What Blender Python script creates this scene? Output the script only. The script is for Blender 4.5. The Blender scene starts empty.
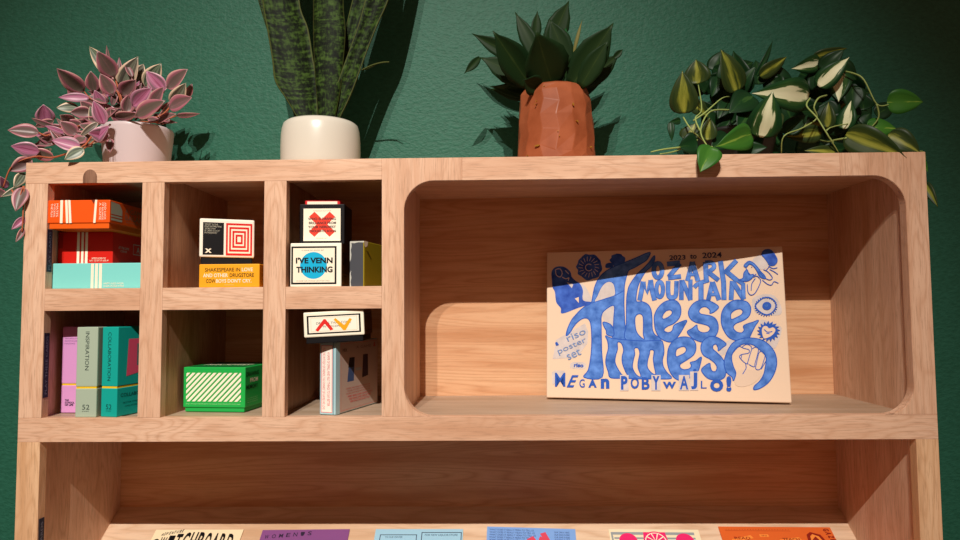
import bpy, bmesh, math, random
from mathutils import Vector, Matrix
S = bpy.context.scene
COL = S.collection
R = random.Random(7)

# ------------------------------------------------------------------ camera
F = 673.7; YAW = -0.0211; PIT = 0.0573; ROL = -0.0075
CAM = Vector((0.6844, -0.9622, -0.2184))
cy, sy, cp, sp = math.cos(YAW), math.sin(YAW), math.cos(PIT), math.sin(PIT)
fw = Vector((sy*cp, cy*cp, sp)); rt0 = Vector((cy, -sy, 0)); up0 = rt0.cross(fw)
rt = math.cos(ROL)*rt0 + math.sin(ROL)*up0
up = -math.sin(ROL)*rt0 + math.cos(ROL)*up0
cam = bpy.data.cameras.new('camera'); co = bpy.data.objects.new('camera', cam); COL.objects.link(co)
cam.sensor_width = 36; cam.lens = F/960*36; cam.clip_start = 0.01
co.matrix_world = Matrix.Translation(CAM) @ Matrix((rt, up, -fw)).transposed().to_4x4()
S.camera = co

def ray(u, v):
    return fw + rt*((u-480)/F) - up*((v-270)/F)
def at(u, v, y):
    """world point seen at (u, v) in the plane at depth y"""
    d = ray(u, v); return CAM + d*((y-CAM.y)/d.y)

# ------------------------------------------------------------------ materials
def srgb(c):
    return tuple(((x/255)/12.92 if x/255 <= .04045 else (((x/255)+.055)/1.055)**2.4) for x in c)+(1,)
def newmat(name, rough=.6, col=None, spec=.5):
    m = bpy.data.materials.new(name); m.use_nodes = True
    nt = m.node_tree; b = nt.nodes['Principled BSDF']
    b.inputs['Roughness'].default_value = rough
    b.inputs['Specular IOR Level'].default_value = spec
    if col: b.inputs['Base Color'].default_value = srgb(col)
    return m, nt, b
class NT:
    def __init__(s, nt): s.nt = nt
    def n(s, t, **k):
        o = s.nt.nodes.new(t)
        for a, v in k.items():
            if a.startswith('i_'):
                o.inputs[a[2:].replace('_', ' ')].default_value = v
            else: setattr(o, a, v)
        return o
    def l(s, a, b): s.nt.links.new(a, b)
    def ramp(s, fac, stops):
        r = s.n('ShaderNodeValToRGB'); e = r.color_ramp.elements
        while len(e) < len(stops): e.new(.5)
        for x, (p, c) in zip(e, stops): x.position = p; x.color = c if len(c) == 4 else srgb(c)
        s.l(fac, r.inputs[0]); return r.outputs[0]
    def mix(s, fac, a, b, mode='MIX'):
        m = s.n('ShaderNodeMix', data_type='RGBA', blend_type=mode)
        for v, i in ((fac, 0), (a, 6), (b, 7)):
            if hasattr(v, 'links'): s.l(v, m.inputs[i])
            else: m.inputs[i].default_value = v
        return m.outputs[2]
    def math(s, op, a, b=0.0, c=None):
        m = s.n('ShaderNodeMath', operation=op)
        for i, v in enumerate((a, b) if c is None else (a, b, c)):
            if hasattr(v, 'links'): s.l(v, m.inputs[i])
            else: m.inputs[i].default_value = v
        return m.outputs[0]

def paper(name, col, rough=.55, mottled=0.0):
    m, nt, b = newmat(name, rough, col, .22)
    if mottled:
        t = NT(nt); tc = t.n('ShaderNodeTexCoord')
        n1 = t.n('ShaderNodeTexNoise'); n1.inputs['Scale'].default_value = 70; n1.inputs['Detail'].default_value = 6
        t.l(tc.outputs['Object'], n1.inputs[0])
        c2 = tuple(min(255, x+mottled) for x in col)
        c1 = tuple(max(0, x-mottled*.7) for x in col)
        t.l(t.ramp(n1.outputs[0], [(.32, c1), (.7, c2)]), b.inputs['Base Color'])
    return m

WOODS = {}
def wood(axis, seed, tone=(220, 178, 148), dark=(202, 154, 122), light=(229, 190, 161), band=1.0, pores=1.0, al=3.2, ac=17):
    key = (axis, seed, tone)
    if key in WOODS: return WOODS[key]
    m, nt, b = newmat('oak_%s_%d' % (axis, seed), .5, None, .3)
    t = NT(nt); tc = t.n('ShaderNodeTexCoord')
    mp = t.n('ShaderNodeMapping')
    mp.inputs['Location'].default_value = (seed*3.17, seed*1.91, seed*2.37)
    t.l(tc.outputs['Object'], mp.inputs[0])
    def stretched(al, ac):
        q = t.n('ShaderNodeMapping')
        sc = [ac, ac, ac]; sc['xyz'.index(axis)] = al
        q.inputs['Scale'].default_value = sc; t.l(mp.outputs[0], q.inputs[0]); return q.outputs[0]
    n0 = t.n('ShaderNodeTexNoise'); n0.inputs['Scale'].default_value = 1; n0.inputs['Detail'].default_value = 2
    t.l(stretched(al, ac), n0.inputs[0])
    # contour lines of a smooth field give cathedral figure
    ring = t.math('MULTIPLY', n0.outputs[0], 16.0*band)
    ring = t.math('FRACT', ring)
    ring = t.math('ABSOLUTE', t.math('SUBTRACT', ring, .5))
    n1 = t.n('ShaderNodeTexNoise'); n1.inputs['Scale'].default_value = 1; n1.inputs['Detail'].default_value = 5; n1.inputs['Roughness'].default_value = .65
    t.l(stretched(30, 520), n1.inputs[0])
    n2 = t.n('ShaderNodeTexNoise'); n2.inputs['Scale'].default_value = 1; n2.inputs['Detail'].default_value = 3
    t.l(stretched(2.5, 34), n2.inputs[0])
    c = t.ramp(n2.outputs[0], [(.3, dark), (.5, tone), (.72, light)])
    rr = t.ramp(ring, [(0, (1, 1, 1, 1)), (.16, (.35, .35, .35, 1)), (.34, (0, 0, 0, 1))])
    c = t.mix(t.math('MULTIPLY', rr, .6), c, srgb(dark))
    pr = t.ramp(n1.outputs[0], [(.36, (1, 1, 1, 1)), (.5, (0, 0, 0, 1))])
    d2 = tuple(x*.84 for x in dark)
    c = t.mix(t.math('MULTIPLY', pr, .55*pores), c, srgb(d2))
    t.l(c, b.inputs['Base Color'])
    bp = t.n('ShaderNodeBump'); bp.inputs['Strength'].default_value = .25; bp.inputs['Distance'].default_value = .0004
    t.l(n1.outputs[0], bp.inputs['Height']); t.l(bp.outputs[0], b.inputs['Normal'])
    WOODS[key] = m; return m

def wall_mat():
    m, nt, b = newmat('green_orange_peel_paint', .55, (36, 104, 80), .3)
    t = NT(nt); tc = t.n('ShaderNodeTexCoord')
    n1 = t.n('ShaderNodeTexNoise'); n1.inputs['Scale'].default_value = 260; n1.inputs['Detail'].default_value = 3
    n2 = t.n('ShaderNodeTexNoise'); n2.inputs['Scale'].default_value = 110; n2.inputs['Detail'].default_value = 2
    mp = t.n('ShaderNodeMapping'); mp.inputs['Rotation'].default_value = (0, math.radians(25), 0); mp.inputs['Scale'].default_value = (1, 1, 1.7)
    t.l(tc.outputs['Object'], mp.inputs[0])
    t.l(mp.outputs[0], n1.inputs[0]); t.l(mp.outputs[0], n2.inputs[0])
    h = t.math('ADD', t.math('MULTIPLY', n1.outputs[0], .6), n2.outputs[0])
    bp = t.n('ShaderNodeBump'); bp.inputs['Strength'].default_value = .6; bp.inputs['Distance'].default_value = .0016
    t.l(h, bp.inputs['Height']); t.l(bp.outputs[0], b.inputs['Normal'])
    t.l(t.ramp(n2.outputs[0], [(.3, (30, 88, 68)), (.7, (38, 99, 79))]), b.inputs['Base Color'])
    return m

# ------------------------------------------------------------------ object helpers
def obj(name, bm, m, parent=None, smooth=False, loc=None):
    me = bpy.data.meshes.new(name)
    bmesh.ops.recalc_face_normals(bm, faces=bm.faces) if name not in ('foliage',) else None
    bm.to_mesh(me); bm.free()
    for mm in (m if isinstance(m, (list, tuple)) else [m]): me.materials.append(mm)
    if smooth:
        for p in me.polygons: p.use_smooth = True
    o = bpy.data.objects.new(name, me); COL.objects.link(o)
    if parent: o.parent = parent
    if loc: o.location = loc
    return o
def thing(name, label, cat, loc=(0, 0, 0), rz=0, group=None, ry=0):
    o = bpy.data.objects.new(name, None); COL.objects.link(o)
    o.empty_display_size = .02
    o.location = loc; o.rotation_euler = (0, ry, rz)
    o['label'] = label; o['category'] = cat
    if group: o['group'] = group
    return o
def tagit(o, label, cat, group=None):
    o['label'] = label; o['category'] = cat
    if group: o['group'] = group
    return o
def bevel(bm, w, seg=2):
    if w: bmesh.ops.bevel(bm, geom=[e for e in bm.edges], offset=w, segments=seg, affect='EDGES', profile=.5)
def bx(x0, x1, y0, y1, z0, z1, bv=0.0, bm=None, seg=2):
    q = bmesh.new()
    bmesh.ops.create_cube(q, size=1)
    for v in q.verts:
        v.co = Vector((x0+(v.co.x+.5)*(x1-x0), y0+(v.co.y+.5)*(y1-y0), z0+(v.co.z+.5)*(z1-z0)))
    bevel(q, bv, seg)
    if bm is None: return q
    merge(bm, q); return bm
def merge(bm, q):
    me = bpy.data.meshes.new('t'); q.to_mesh(me); q.free(); bm.from_mesh(me); bpy.data.meshes.remove(me)
def prism(pts, y0, y1, bv=0.0):
    """outline in xz, extruded along y"""
    bm = bmesh.new()
    f = bm.faces.new([bm.verts.new((x, y0, z)) for x, z in pts])
    r = bmesh.ops.extrude_face_region(bm, geom=[f])
    for v in r['geom']:
        if isinstance(v, bmesh.types.BMVert): v.co.y = y1
    if bv:
        es = [e for e in bm.edges if abs(e.verts[0].co.y-e.verts[1].co.y) < 1e-7 and abs(e.verts[0].co.y-y0) < 1e-7]
        bmesh.ops.bevel(bm, geom=es, offset=bv, segments=2, affect='EDGES')
    return bm
def arc(cx, cz, r, a0, a1, n=14):
    return [(cx+r*math.cos(math.radians(a0+(a1-a0)*i/n)), cz+r*math.sin(math.radians(a0+(a1-a0)*i/n))) for i in range(n+1)]
DY = .036; KX = 1.034
def back(y):
    return y+DY*max(0, min(1, (y-.005)/.07))
def lathe(prof, n=48, bm=None, c=(0, 0, 0), kz=None):
    if kz: prof = [(r*KX, z*kz) for r, z in prof]
    bm = bm or bmesh.new(); rings = []
    for r, z in prof:
        rings.append([bm.verts.new((c[0]+r*math.cos(2*math.pi*i/n), c[1]+r*math.sin(2*math.pi*i/n), c[2]+z)) for i in range(n)])
    for a, b in zip(rings, rings[1:]):
        for i in range(n): bm.faces.new((a[i], a[(i+1) % n], b[(i+1) % n], b[i]))
    bm.faces.new(rings[0][::-1]); bm.faces.new(rings[-1]); return bm
def cat(pts, k=5, closed=False):
    """Catmull-Rom smoothing"""
    out = []; n = len(pts)
    P = [Vector(p) for p in pts]
    rng = range(n) if closed else range(n-1)
    for i in rng:
        p0 = P[(i-1) % n] if closed or i > 0 else P[i]; p1 = P[i]; p2 = P[(i+1) % n]
        p3 = P[(i+2) % n] if closed or i+2 < n else P[(i+1) % n]
        for j in range(k):
            t = j/k
            out.append(.5*((2*p1)+(p2-p0)*t+(2*p0-5*p1+4*p2-p3)*t*t+(3*p1-p0-3*p2+p3)*t**3))
    if not closed: out.append(P[-1])
    return out
def tube(path, rad, bm=None, n=7, taper=.6, k=5):
    bm = bm or bmesh.new(); P = cat(path, k) if len(path) > 2 else [Vector(p) for p in path]
    rings = []
    for i, p in enumerate(P):
        d = (P[min(i+1, len(P)-1)]-P[max(i-1, 0)]).normalized()
        a = d.cross(Vector((.13, .31, .94))).normalized(); b = d.cross(a)
        r = rad*(1-(1-taper)*i/(len(P)-1))
        rings.append([bm.verts.new(p+a*r*math.cos(2*math.pi*j/n)+b*r*math.sin(2*math.pi*j/n)) for j in range(n)])
    for a, b in zip(rings, rings[1:]):
        for j in range(n): bm.faces.new((a[j], a[(j+1) % n], b[(j+1) % n], b[j]))
    bm.faces.new(rings[0]); bm.faces.new(rings[-1][::-1]); return bm

# ------------------------------------------------------------------ flat print helpers
def curve_mesh(splines, closed=True):
    """filled 2D polygons (even-odd) -> list of (verts, faces) in local xy"""
    cu = bpy.data.curves.new('t', 'CURVE'); cu.dimensions = '2D'; cu.fill_mode = 'BOTH'
    for pts in splines:
        s = cu.splines.new('POLY'); s.points.add(len(pts)-1); s.use_cyclic_u = True
        for p, q in zip(s.points, pts): p.co = (q[0], q[1], 0, 1)
    return _eval(cu)
def _eval(cu):
    o = bpy.data.objects.new('t', cu); COL.objects.link(o)
    dg = bpy.context.evaluated_depsgraph_get(); dg.update()
    me = o.evaluated_get(dg).to_mesh()
    V = [tuple(v.co) for v in me.vertices]; Fc = [tuple(p.vertices) for p in me.polygons]
    o.evaluated_get(dg).to_mesh_clear()
    bpy.data.objects.remove(o); bpy.data.curves.remove(cu)
    return V, Fc
def text_geo(s, bold=0.0, shear=0.0, spacing=1.0):
    cu = bpy.data.curves.new('t', 'FONT'); cu.body = s; cu.offset = bold; cu.shear = shear; cu.space_character = spacing
    cu.resolution_u = 3
    V, Fc = _eval(cu)
    if not V: return V, Fc, (0, 0, 1, 1)
    xs = [v[0] for v in V]; ys = [v[1] for v in V]
    return V, Fc, (min(xs), min(ys), max(xs), max(ys))

def add_ink(tgt, items):
    me = tgt.data; bm = bmesh.new(); bm.from_mesh(me)
    for q, mat in items:
        idx = len(me.materials); names = [m_.name for m_ in me.materials]
        if mat.name in names: idx = names.index(mat.name)
        else: me.materials.append(mat)
        for f_ in q.faces: f_.material_index = idx
        merge(bm, q)
    bm.to_mesh(me); bm.free(); me.update()

class Print:
    """collects flat ink on one face; a mesh per colour. Coordinates are fractions of the face."""
    def __init__(s, root, w, h, xf, parent=None):
        s.root = root; s.w = w; s.h = h; s.xf = xf; s.m = {}; s.lay = 0
    def _add(s, mat, V, Fc, name):
        s.lay += 1
        bm = s.m.setdefault((name, mat.name), (bmesh.new(), mat))[0]
        e = .00018+.000035*s.lay
        vs = [bm.verts.new(s.xf(a, b, e)) for a, b in V]
        for f in Fc:
            try: bm.faces.new([vs[i] for i in f])
            except ValueError: pass
    def sc(s, pts): return [(x*s.w, y*s.h) for x, y in pts]
    def rect(s, x0, y0, x1, y1, mat, name='printed_panel'):
        s._add(mat, s.sc([(x0, y0), (x1, y0), (x1, y1), (x0, y1)]), [(0, 1, 2, 3)], name)
    def frame(s, x0, y0, x1, y1, t, mat, name='printed_border'):
        tx, ty = t/s.w, t/s.h
        V, Fc = curve_mesh([s.sc([(x0, y0), (x1, y0), (x1, y1), (x0, y1)]), s.sc([(x0+tx, y0+ty), (x1-tx, y0+ty), (x1-tx, y1-ty), (x0+tx, y1-ty)])])
        s._add(mat, [(v[0], v[1]) for v in V], Fc, name)
    def poly(s, pts, mat, holes=(), name='printed_shape', raw=False):
        g = (lambda p: p) if raw else s.sc
        V, Fc = curve_mesh([g(pts)]+[g(h) for h in holes])
        s._add(mat, [(v[0], v[1]) for v in V], Fc, name)
    def disc(s, cx, cy, rx, mat, name='printed_circle', ry=None):
        ry = rx*s.w/s.h if ry is None else ry
        s.poly([(cx+rx*math.cos(a*math.pi/24), cy+ry*math.sin(a*math.pi/24)) for a in range(48)], mat, name=name)
    def text(s, st, x0, y0, x1, y1, mat, bold=0.0, rot=0, shear=0.0, name='printed_text'):
        """fits the string into the box; rot = 90 / -90 turns it"""
        V, Fc, (a, b, c, d) = text_geo(st, bold, shear)
        X0, Y0, X1, Y1 = x0*s.w, y0*s.h, x1*s.w, y1*s.h; P = []
        for v in V:
            p = (v[0]-a)/max(c-a, 1e-6); q = (v[1]-b)/max(d-b, 1e-6)
            if rot == 90: p, q = 1-q, p
            elif rot == -90: p, q = q, 1-p
            P.append((X0+p*(X1-X0), Y0+q*(Y1-Y0)))
        s._add(mat, P, Fc, name)
    def done(s):
        tgt = next(c_ for c_ in s.root.children_recursive if c_.name.split('.')[0] in ('lid', 'carton', 'cover')) if s.root.type == 'EMPTY' else s.root
        add_ink(tgt, [v for v in s.m.values()]); s.m = {}

INK = {}
def ink(*c):
    if c not in INK: INK[c] = paper('print_%d_%d_%d' % c, c, .5)
    return INK[c]
CREAM = (250, 238, 214)

# ------------------------------------------------------------------ setting
WALLY = .2565
w = obj('wall_back', bx(-2.2, 3.4, WALLY, WALLY+.08, -1.25, 1.9), wall_mat()); w['kind'] = 'structure'
fl = obj('floor', bx(-2.2, 3.4, -3.6, WALLY+.08, -1.33, -1.25), wood('x', 50, (120, 104, 92), (92, 76, 66), (140, 122, 108))); fl['kind'] = 'structure'

# ------------------------------------------------------------------ bookcase
case = thing('bookcase', 'large pale oak bookcase with six cubbies and a rounded open bay against green wall', 'bookcase', (0, 0, 0))
W = 1.30; T = .0155
xa, xb, xc, xd, xe, xg = .0333, .1729, .2055, .352, .3844, .5231
z1, z2, z3, z4, z5, zb = -.0311, -.185, -.2171, -.3704, -.4044, -.0333
xbl, xbr = .5551, 1.2696
def fr(name, x0, x1, za, zc, ax, seed, **k):
    return obj(name, bx(x0, x1, 0, T, zc, za, .0005), wood(ax, seed, **k), case)
g = .00012
fr('face_rail', 0, xg-g, 0, z1, 'x', 1)
R1 = .043
post = [(xg, 0), (.6392-g, 0), (.6392-g, zb)]+arc(xbl+R1, zb-R1, R1, 90, 180)+arc(xbl+.041, z4+.041, .041, 180, 270)+[(xg, z4)]
obj('face_post', prism(post, 0, T, .0005), wood('z', 2), case)
fr('face_rail', .6392, 1.1791-g, 0, zb, 'x', 3, band=1.6)
R2 = .045
right = [(1.1791, 0), (W, 0), (W, z4+g), (xbr-.041, z4+g)]+arc(xbr-.041, z4+.041, .041, 270, 360)+arc(xbr-R2, zb-R2, R2, 0, 90)+[(1.1791, zb)]
obj('face_post', prism(right, 0, T, .0005), wood('z', 4), case)
fr('face_rail', 0, W, z4, z5, 'x', 5, band=1.7)
fr('face_stile', 0, xa, z1-g, z4+g, 'z', 6)
fr('face_stile', xb, xc, z1-g, z4+g, 'z', 7)
fr('face_stile', xd, xe, z1-g, z4+g, 'z', 8)
for i, (p, q) in enumerate(((xa, xb), (xc, xd), (xe, xg))): fr('face_rail', p+g, q-g, z2, z3, 'x', 9+i)
LT = ((224, 180, 140), (204, 156, 114), (234, 194, 154))
lk = dict(tone=LT[0], dark=LT[1], light=LT[2])
fr('face_stile', 0, .0329, z5-g, -1.25, 'z', 12, **lk)
fr('face_stile', 1.2692, W, z5-g, -1.25, 'z', 13, **lk)
fr('face_rail', .0329, 1.2692, -.735, -.775, 'x', 14, **lk)
fr('face_rail', .0329, 1.2692, -1.19, -1.25, 'x', 15, **lk)
# carcass
def cb(name, x0, x1, y0, y1, za, zc, ax, seed, **k):
    return obj(name, bx(x0, x1, y0, y1, zc, za), wood(ax, seed, **k), case)
D = .2342
cb('side_panel', 0, .021, T, .2560, 0, -1.25, 'z', 20)
cb('side_panel', 1.2738, W, T, .2560, 0, -1.25, 'z', 21)
cb('top_board', 0.021, 1.2738, T, .2560, 0, -.0213, 'x', 22)
BK = dict(tone=(220, 170, 130), dark=(196, 138, 96), light=(226, 180, 140), band=1.3, pores=.4, al=1.1, ac=19)
cb('back_panel', .021, 1.2738, D, .2560, -.0213, -.7, 'x', 23, **BK)
FL = dict(tone=(188, 162, 138), dark=(172, 144, 118), light=(196, 172, 150), band=.4, pores=.5)
cb('shelf_board', .021, 1.2738, T, D, z4-.0008, -.3914, 'x', 24, **FL)
DV = dict(tone=(196, 148, 116), dark=(176, 126, 94), light=(206, 160, 128))  # cubby oak toned darker to stand in for shade in the recesses
cb('divider', .1845, .2045, T, D, -.0213, z4-.0008, 'z', 25, **DV)
cb('divider', .3522, .3722, T, D, -.0213, z4-.0008, 'z', 26, **DV)
cb('divider', .5322, .5524, T, D, -.0213, z4-.0008, 'z', 27)
for i, (p, q) in enumerate(((.021, .1845), (.2045, .3522), (.3722, .5322))):
    cb('shelf_board', p, q, T, D, z2-.0008, -.205, 'x', 28+i, **DV)
# sloped display shelf in the lower bay
ang = .66
pz = lambda y: -.5627-ang*(D-y)
sl = [( .0005-D+D, 0)]
bm = bmesh.new()
sec = [(D, pz(D)), (.012, pz(.012)), (.012, pz(.012)-.02), (D, pz(D)-.02)]
va = [bm.verts.new((.021, y, z)) for y, z in sec]; vb = [bm.verts.new((1.2738, y, z)) for y, z in sec]
bm.faces.new(va); bm.faces.new(vb[::-1])
for i in range(4): bm.faces.new((va[i], va[(i+1) % 4], vb[(i+1) % 4], vb[i]))
obj('display_shelf', bm, wood('x', 33, (224, 190, 160), (200, 160, 126), (232, 203, 174), band=.7, pores=.4), case)
cb('shelf_board', .021, 1.2738, T, D, -.75, -.77, 'x', 34)
cb('back_panel', .021, 1.2738, D, .2560, -.7, -1.25, 'x', 35, **BK)
# oval plug let into the top rail over the first cubby
kp = [(x, z) for x, z in arc(.0955, -.0235, .0096, 0, 180, 16)]
kp = [(.0955+.0104*math.cos(a), -.0235+(.0125*math.sin(a))) for a in [math.pi*i/16 for i in range(17)]]+[(.0851, -.0309), (.1059, -.0309)]
obj('wood_plug', prism(kp, -.0004, .003), wood('z', 36, (132, 94, 74), (104, 70, 52), (146, 108, 86)), case)
# dark shelf labels stuck on the inner edge of the left stile
lab_m = ink(34, 34, 58)
def edge_label(za, zc, st):
    o = obj('shelf_label', bx(.0333, .0338, .0022, .0130, zc, za, 0), lab_m, case)
    o['label'] = 'dark blue sticker with small white capitals on the inner stile edge'
    h = za-zc
    P = Print(o, .0108, h, lambda a, b, e: Vector((.0338+e, .0022+a, zc+b)))
    P.text(st, .28, .05, .72, .95, ink(120, 124, 150), rot=90); P.done()
edge_label(-.249, -.342, 'PLAY THESE CARDS')
edge_label(-.098, -.160, 'PLAY CARDS')
edge_label(-.513, -.62, 'PLAY THESE CARDS')

# ------------------------------------------------------------------ card boxes
def card_box(name, label, cat, loc, w, d, h, yaw, col, ry=0, base=None, lid_col=None, bv=.0012, group='game boxes and card decks in the cubbies', rough=.4):
    """base=(height, inset, colour): a lower tray showing under the lid"""
    t = thing(name, label, cat, loc, yaw, group, ry)
    m = paper(name+'_board', col, rough)
    if base:
        bh, ins, bc = base
        obj('tray', bx(ins, w-ins, ins, d-ins, 0, bh+.002, bv*.7), paper(name+'_tray', bc, .45), t)
        obj('lid', bx(0, w, 0, d, bh, h, bv), m, t)
    else:
        obj('carton', bx(0, w, 0, d, 0, h, bv), m, t)
    front = Print(t, w, h, lambda a, b, e: Vector((a, -e, b)))
    side = Print(t, d, h, lambda a, b, e: Vector((w+e, a, b)))
    return t, front, side
WH = ink(*CREAM); BLK = ink(9, 8, 12)
# --- first cubby: aqua, red, orange
ya = .017
pA = at(52.5, 263.5, ya); aw = .1785-pA.x; ah = pA.z-z2
t, f, s = card_box('card_game_box', 'aqua game box with three cream stripes, lowest in the top left cubby', 'box', (pA.x, ya, z2), aw, .15, ah, 0, (128, 214, 208))
wpx = aw
def fx(px): return (at(px, 275, ya).x-pA.x)/aw
for a, b in ((91, 93.7), (95.2, 97.8), (99.2, 101.9)): f.rect(fx(a), .02, fx(b), .98, WH, 'stripe')
f.text('HAPPY GUESS WORK', fx(104), .17, fx(124), .24, WH); f.text('A GAME OF GOOD WORDS', fx(104), .07, fx(124), .14, WH)
f.done()
yr = .043
pR0 = at(58, 240, yr); pR1 = at(113, 240, yr)
zo = at(80, 228.6, .002).z
rz0 = z2+ah; rh = zo-rz0; rw = pR1.x-pR0.x
t, f, s = card_box('card_game_box', 'red game box with three white stripes between the orange box and the aqua box', 'box', (pR0.x, yr, rz0), rw, .15, rh, 0, (214, 34, 24))
def fx(px): return (at(px, 250, yr).x-pR0.x)/rw
for a, b in ((77, 79.6), (81.3, 83.7), (85.2, 87.8)): f.rect(fx(a), .01, fx(b), .99, WH, 'stripe')
f.rect(fx(58.6), .5, fx(63), .96, ink(170, 26, 20), 'printed_panel')
f.text('WORDS WORTH THE', fx(92), .16, fx(106), .21, WH); f.text('LAST TO GET TO KNOW', fx(90), .09, fx(109), .14, WH)
s.text('AT THE SAME', .1, .5, .3, .58, ink(190, 150, 140)); s.text('CORNER', .14, .4, .26, .47, ink(190, 150, 140))
s.frame(.38, .38, .75, .72, .001, ink(190, 150, 140)); s.text('A DO', .45, .45, .68, .64, ink(190, 150, 140))
f.done(); s.done()
yo = .002
pO0 = at(48, 205, yo); pO1 = at(110, 205, yo)
ozt = at(80, 200, yo).z; ozl = at(80, 223, yo).z; ow = pO1.x-pO0.x; oh = ozt-zo
t, f, s = card_box('card_game_box', 'orange game box with white slanted stripes, topmost of the stack in the top left cubby', 'box', (pO0.x, yo, zo), ow, .125, oh, 0, (238, 88, 22), base=(ozl-zo, .0016, (232, 96, 20)))
fz = (ozl-zo)/oh
f.poly([(.20, fz), (.243, fz), (.243, 1), (.20, 1)], WH, name='stripe')
f.poly([(.30, fz), (.338, fz), (.315, 1), (.275, 1)], WH, name='stripe')
f.poly([(.352, fz), (.39, fz), (.362, 1), (.325, 1)], WH, name='stripe')
f.poly([(.738, fz), (.775, fz), (.795, 1), (.76, 1)], WH, name='stripe')
for i, q in enumerate(('THE FUN', 'OF PICKING', 'MATES')): f.text(q, .05+.045*i, .42, .08+.045*i, .88, WH, rot=-90)
for i, q in enumerate(('A GAME', 'OF BALANCE', 'AND LUCK')): f.text(q, .83+.042*i, .3, .86+.042*i, .9, WH, rot=-90)
f.poly([(.70, 1), (.76, 1), (.74, .86)], ink(120, 40, 20), name='tear')
GR = ink(190, 190, 170)
s.poly([(.02, .52), (.26, .52), (.26, .72), (.2, .92), (.02, .95)], GR, name='printed_panel')
s.rect(.02, .42, .26, .48, GR); s.rect(.02, .30, .26, .38, GR)
s.text('A GAME OF', .32, .66, .92, .84, ink(170, 120, 100)); s.text('BALANCE', .32, .42, .92, .62, ink(170, 120, 100)); s.text('AND OTHER THINGS', .34, .32, .8, .37, ink(170, 120, 100))
f.done(); s.done()
# --- second cubby: yellow, concentric square box
yy = .004
p0 = at(199, 270, yy); p1 = at(259.5, 270, yy); yh = at(230, 264, yy).z-z2; yw = p1.x-p0.x
t, f, s = card_box('card_game_box', 'yellow card box lettered in black and white capitals under the black and red box', 'box', (p0.x, yy, z2), yw, .12, yh, 0, (246, 168, 36))
Yk = ink(70, 50, 20)
f.text('SHAKESPEARE IN', .10, .68, .68, .84, Yk, .01); f.text('LOVE', .71, .68, .89, .84, WH, .015)
f.text('AND OTHER', .07, .44, .48, .60, WH, .015); f.text('DRUGSTORE', .51, .44, .91, .60, Yk, .01)
f.text('COW', .12, .20, .275, .36, Yk, .01); f.text("BOYS DON'T CRY.", .285, .20, .87, .36, WH, .015)
f.rect(.42, .09, .58, .115, ink(250, 200, 110), 'printed_text')
f.done()
ysq = .022; yaw = .40
zt = z2+yh
pl = at(199.4, 240, ysq); sw = .0775
zlid = at(199, 256.9, ysq).z; ztop = at(200, 218, ysq).z
t, f, s = card_box('card_game_box', 'white box with black panel and concentric red rectangles, standing on the yellow card box', 'box', (pl.x, ysq, zt), sw, .06, ztop-zt, yaw, (246, 238, 222), base=(zlid-zt, .0025, (18, 18, 22)), bv=.0022)
hb = (zlid-zt)/(ztop-zt)
def V(q): return hb+(1-hb)*q
f.rect(.06, V(.06), .435, V(.90), BLK)
for i, q in enumerate(('WHAT IS THE', 'MOST INTERESTING', 'WORD THAT', 'IS USED A LOT', 'IN FRANCE?')): f.text(q, .09, V(.83-.055*i), .09+[.24, .30, .2, .27, .22][i], V(.87-.055*i), ink(190, 185, 165))
f.text('X', .10, V(.11), .22, V(.22), WH, .06)
RD = ink(214, 30, 28); cxm, cym = .715, .475
for i in range(4):
    f.rect(cxm-.24+.058*i, V(cym-.42+.098*i), cxm+.24-.058*i, V(cym+.42-.098*i), RD)
    f.rect(cxm-.206+.058*i, V(cym-.365+.098*i), cxm+.206-.058*i, V(cym+.365-.098*i), WH)
f.done()
# --- third cubby: venn box, X box, torn olive box
yv = .003
p0 = at(290.3, 260, yv); p1 = at(341.4, 260, yv); vh = at(315, 243, yv).z-z2; vw = p1.x-p0.x
t, f, s = card_box('card_game_box', 'white card box with a large blue circle behind black capitals', 'box', (p0.x, yv, z2), vw, .11, vh, 0, (250, 244, 226))
f.rect(.02, .055, .905, .925, BLK, 'printed_border'); f.rect(.055, .095, .87, .885, WH)
f.disc(.455, .485, .262, ink(10, 176, 220))
f.text("I'VE VENN", .11, .53, .83, .67, BLK, .04); f.text('THINKING', .12, .32, .83, .46, BLK, .04)
f.text('A GAME OF GOOD BIT', .22, .82, .66, .845, ink(120, 110, 90)); f.text('IN CASE YOU WOULD LIKE IT BIT TOO', .13, .12, .77, .145, ink(120, 110, 90))
BR = ink(150, 110, 50)
s.rect(.0, .0, 1, 1, ink(84, 58, 30)); s.rect(.02, .05, .9, .30, ink(120, 86, 36)); s.rect(.02, .36, .9, .9, ink(104, 70, 34)); s.text('IT', .05, .1, .3, .26, BLK); s.text('OF', .05, .5, .3, .8, BLK)
f.done(); s.done()
yx = .026; zx = z2+vh
p0 = at(299.4, 230, yx); p1 = at(344.3, 230, yx); xh = at(320, 204, yx).z-zx; xw = p1.x-p0.x
t, f, s = card_box('card_game_box', 'black card box with cream panel and red cross, resting on the blue circle box', 'box', (p0.x, yx, zx), xw, .06, xh, .03, (16, 15, 18))
f.rect(.09, .09, .91, .89, WH)
for sg in (1, -1):
    a = []
    for (u, v) in ((-.345, -.09), (.345, -.09), (.345, .09), (-.345, .09)):
        c_, s_ = math.cos(sg*.80), math.sin(sg*.80)
        a.append((.5+(u*c_-v*s_)*.95, .5+(u*s_+v*c_)*1.0))
    f.poly(a, ink(228, 62, 44), name='cross')
XT = ink(60, 40, 40)
for i, q in enumerate(('WHO IS DRIVING', 'BRILLIANCE FROM', 'YOUR NERDIEST', 'THOUGHTS SOON')): f.text(q, .19+.02*(i % 2), .60-.10*i, .81, .665-.10*i, XT, .03)
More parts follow.
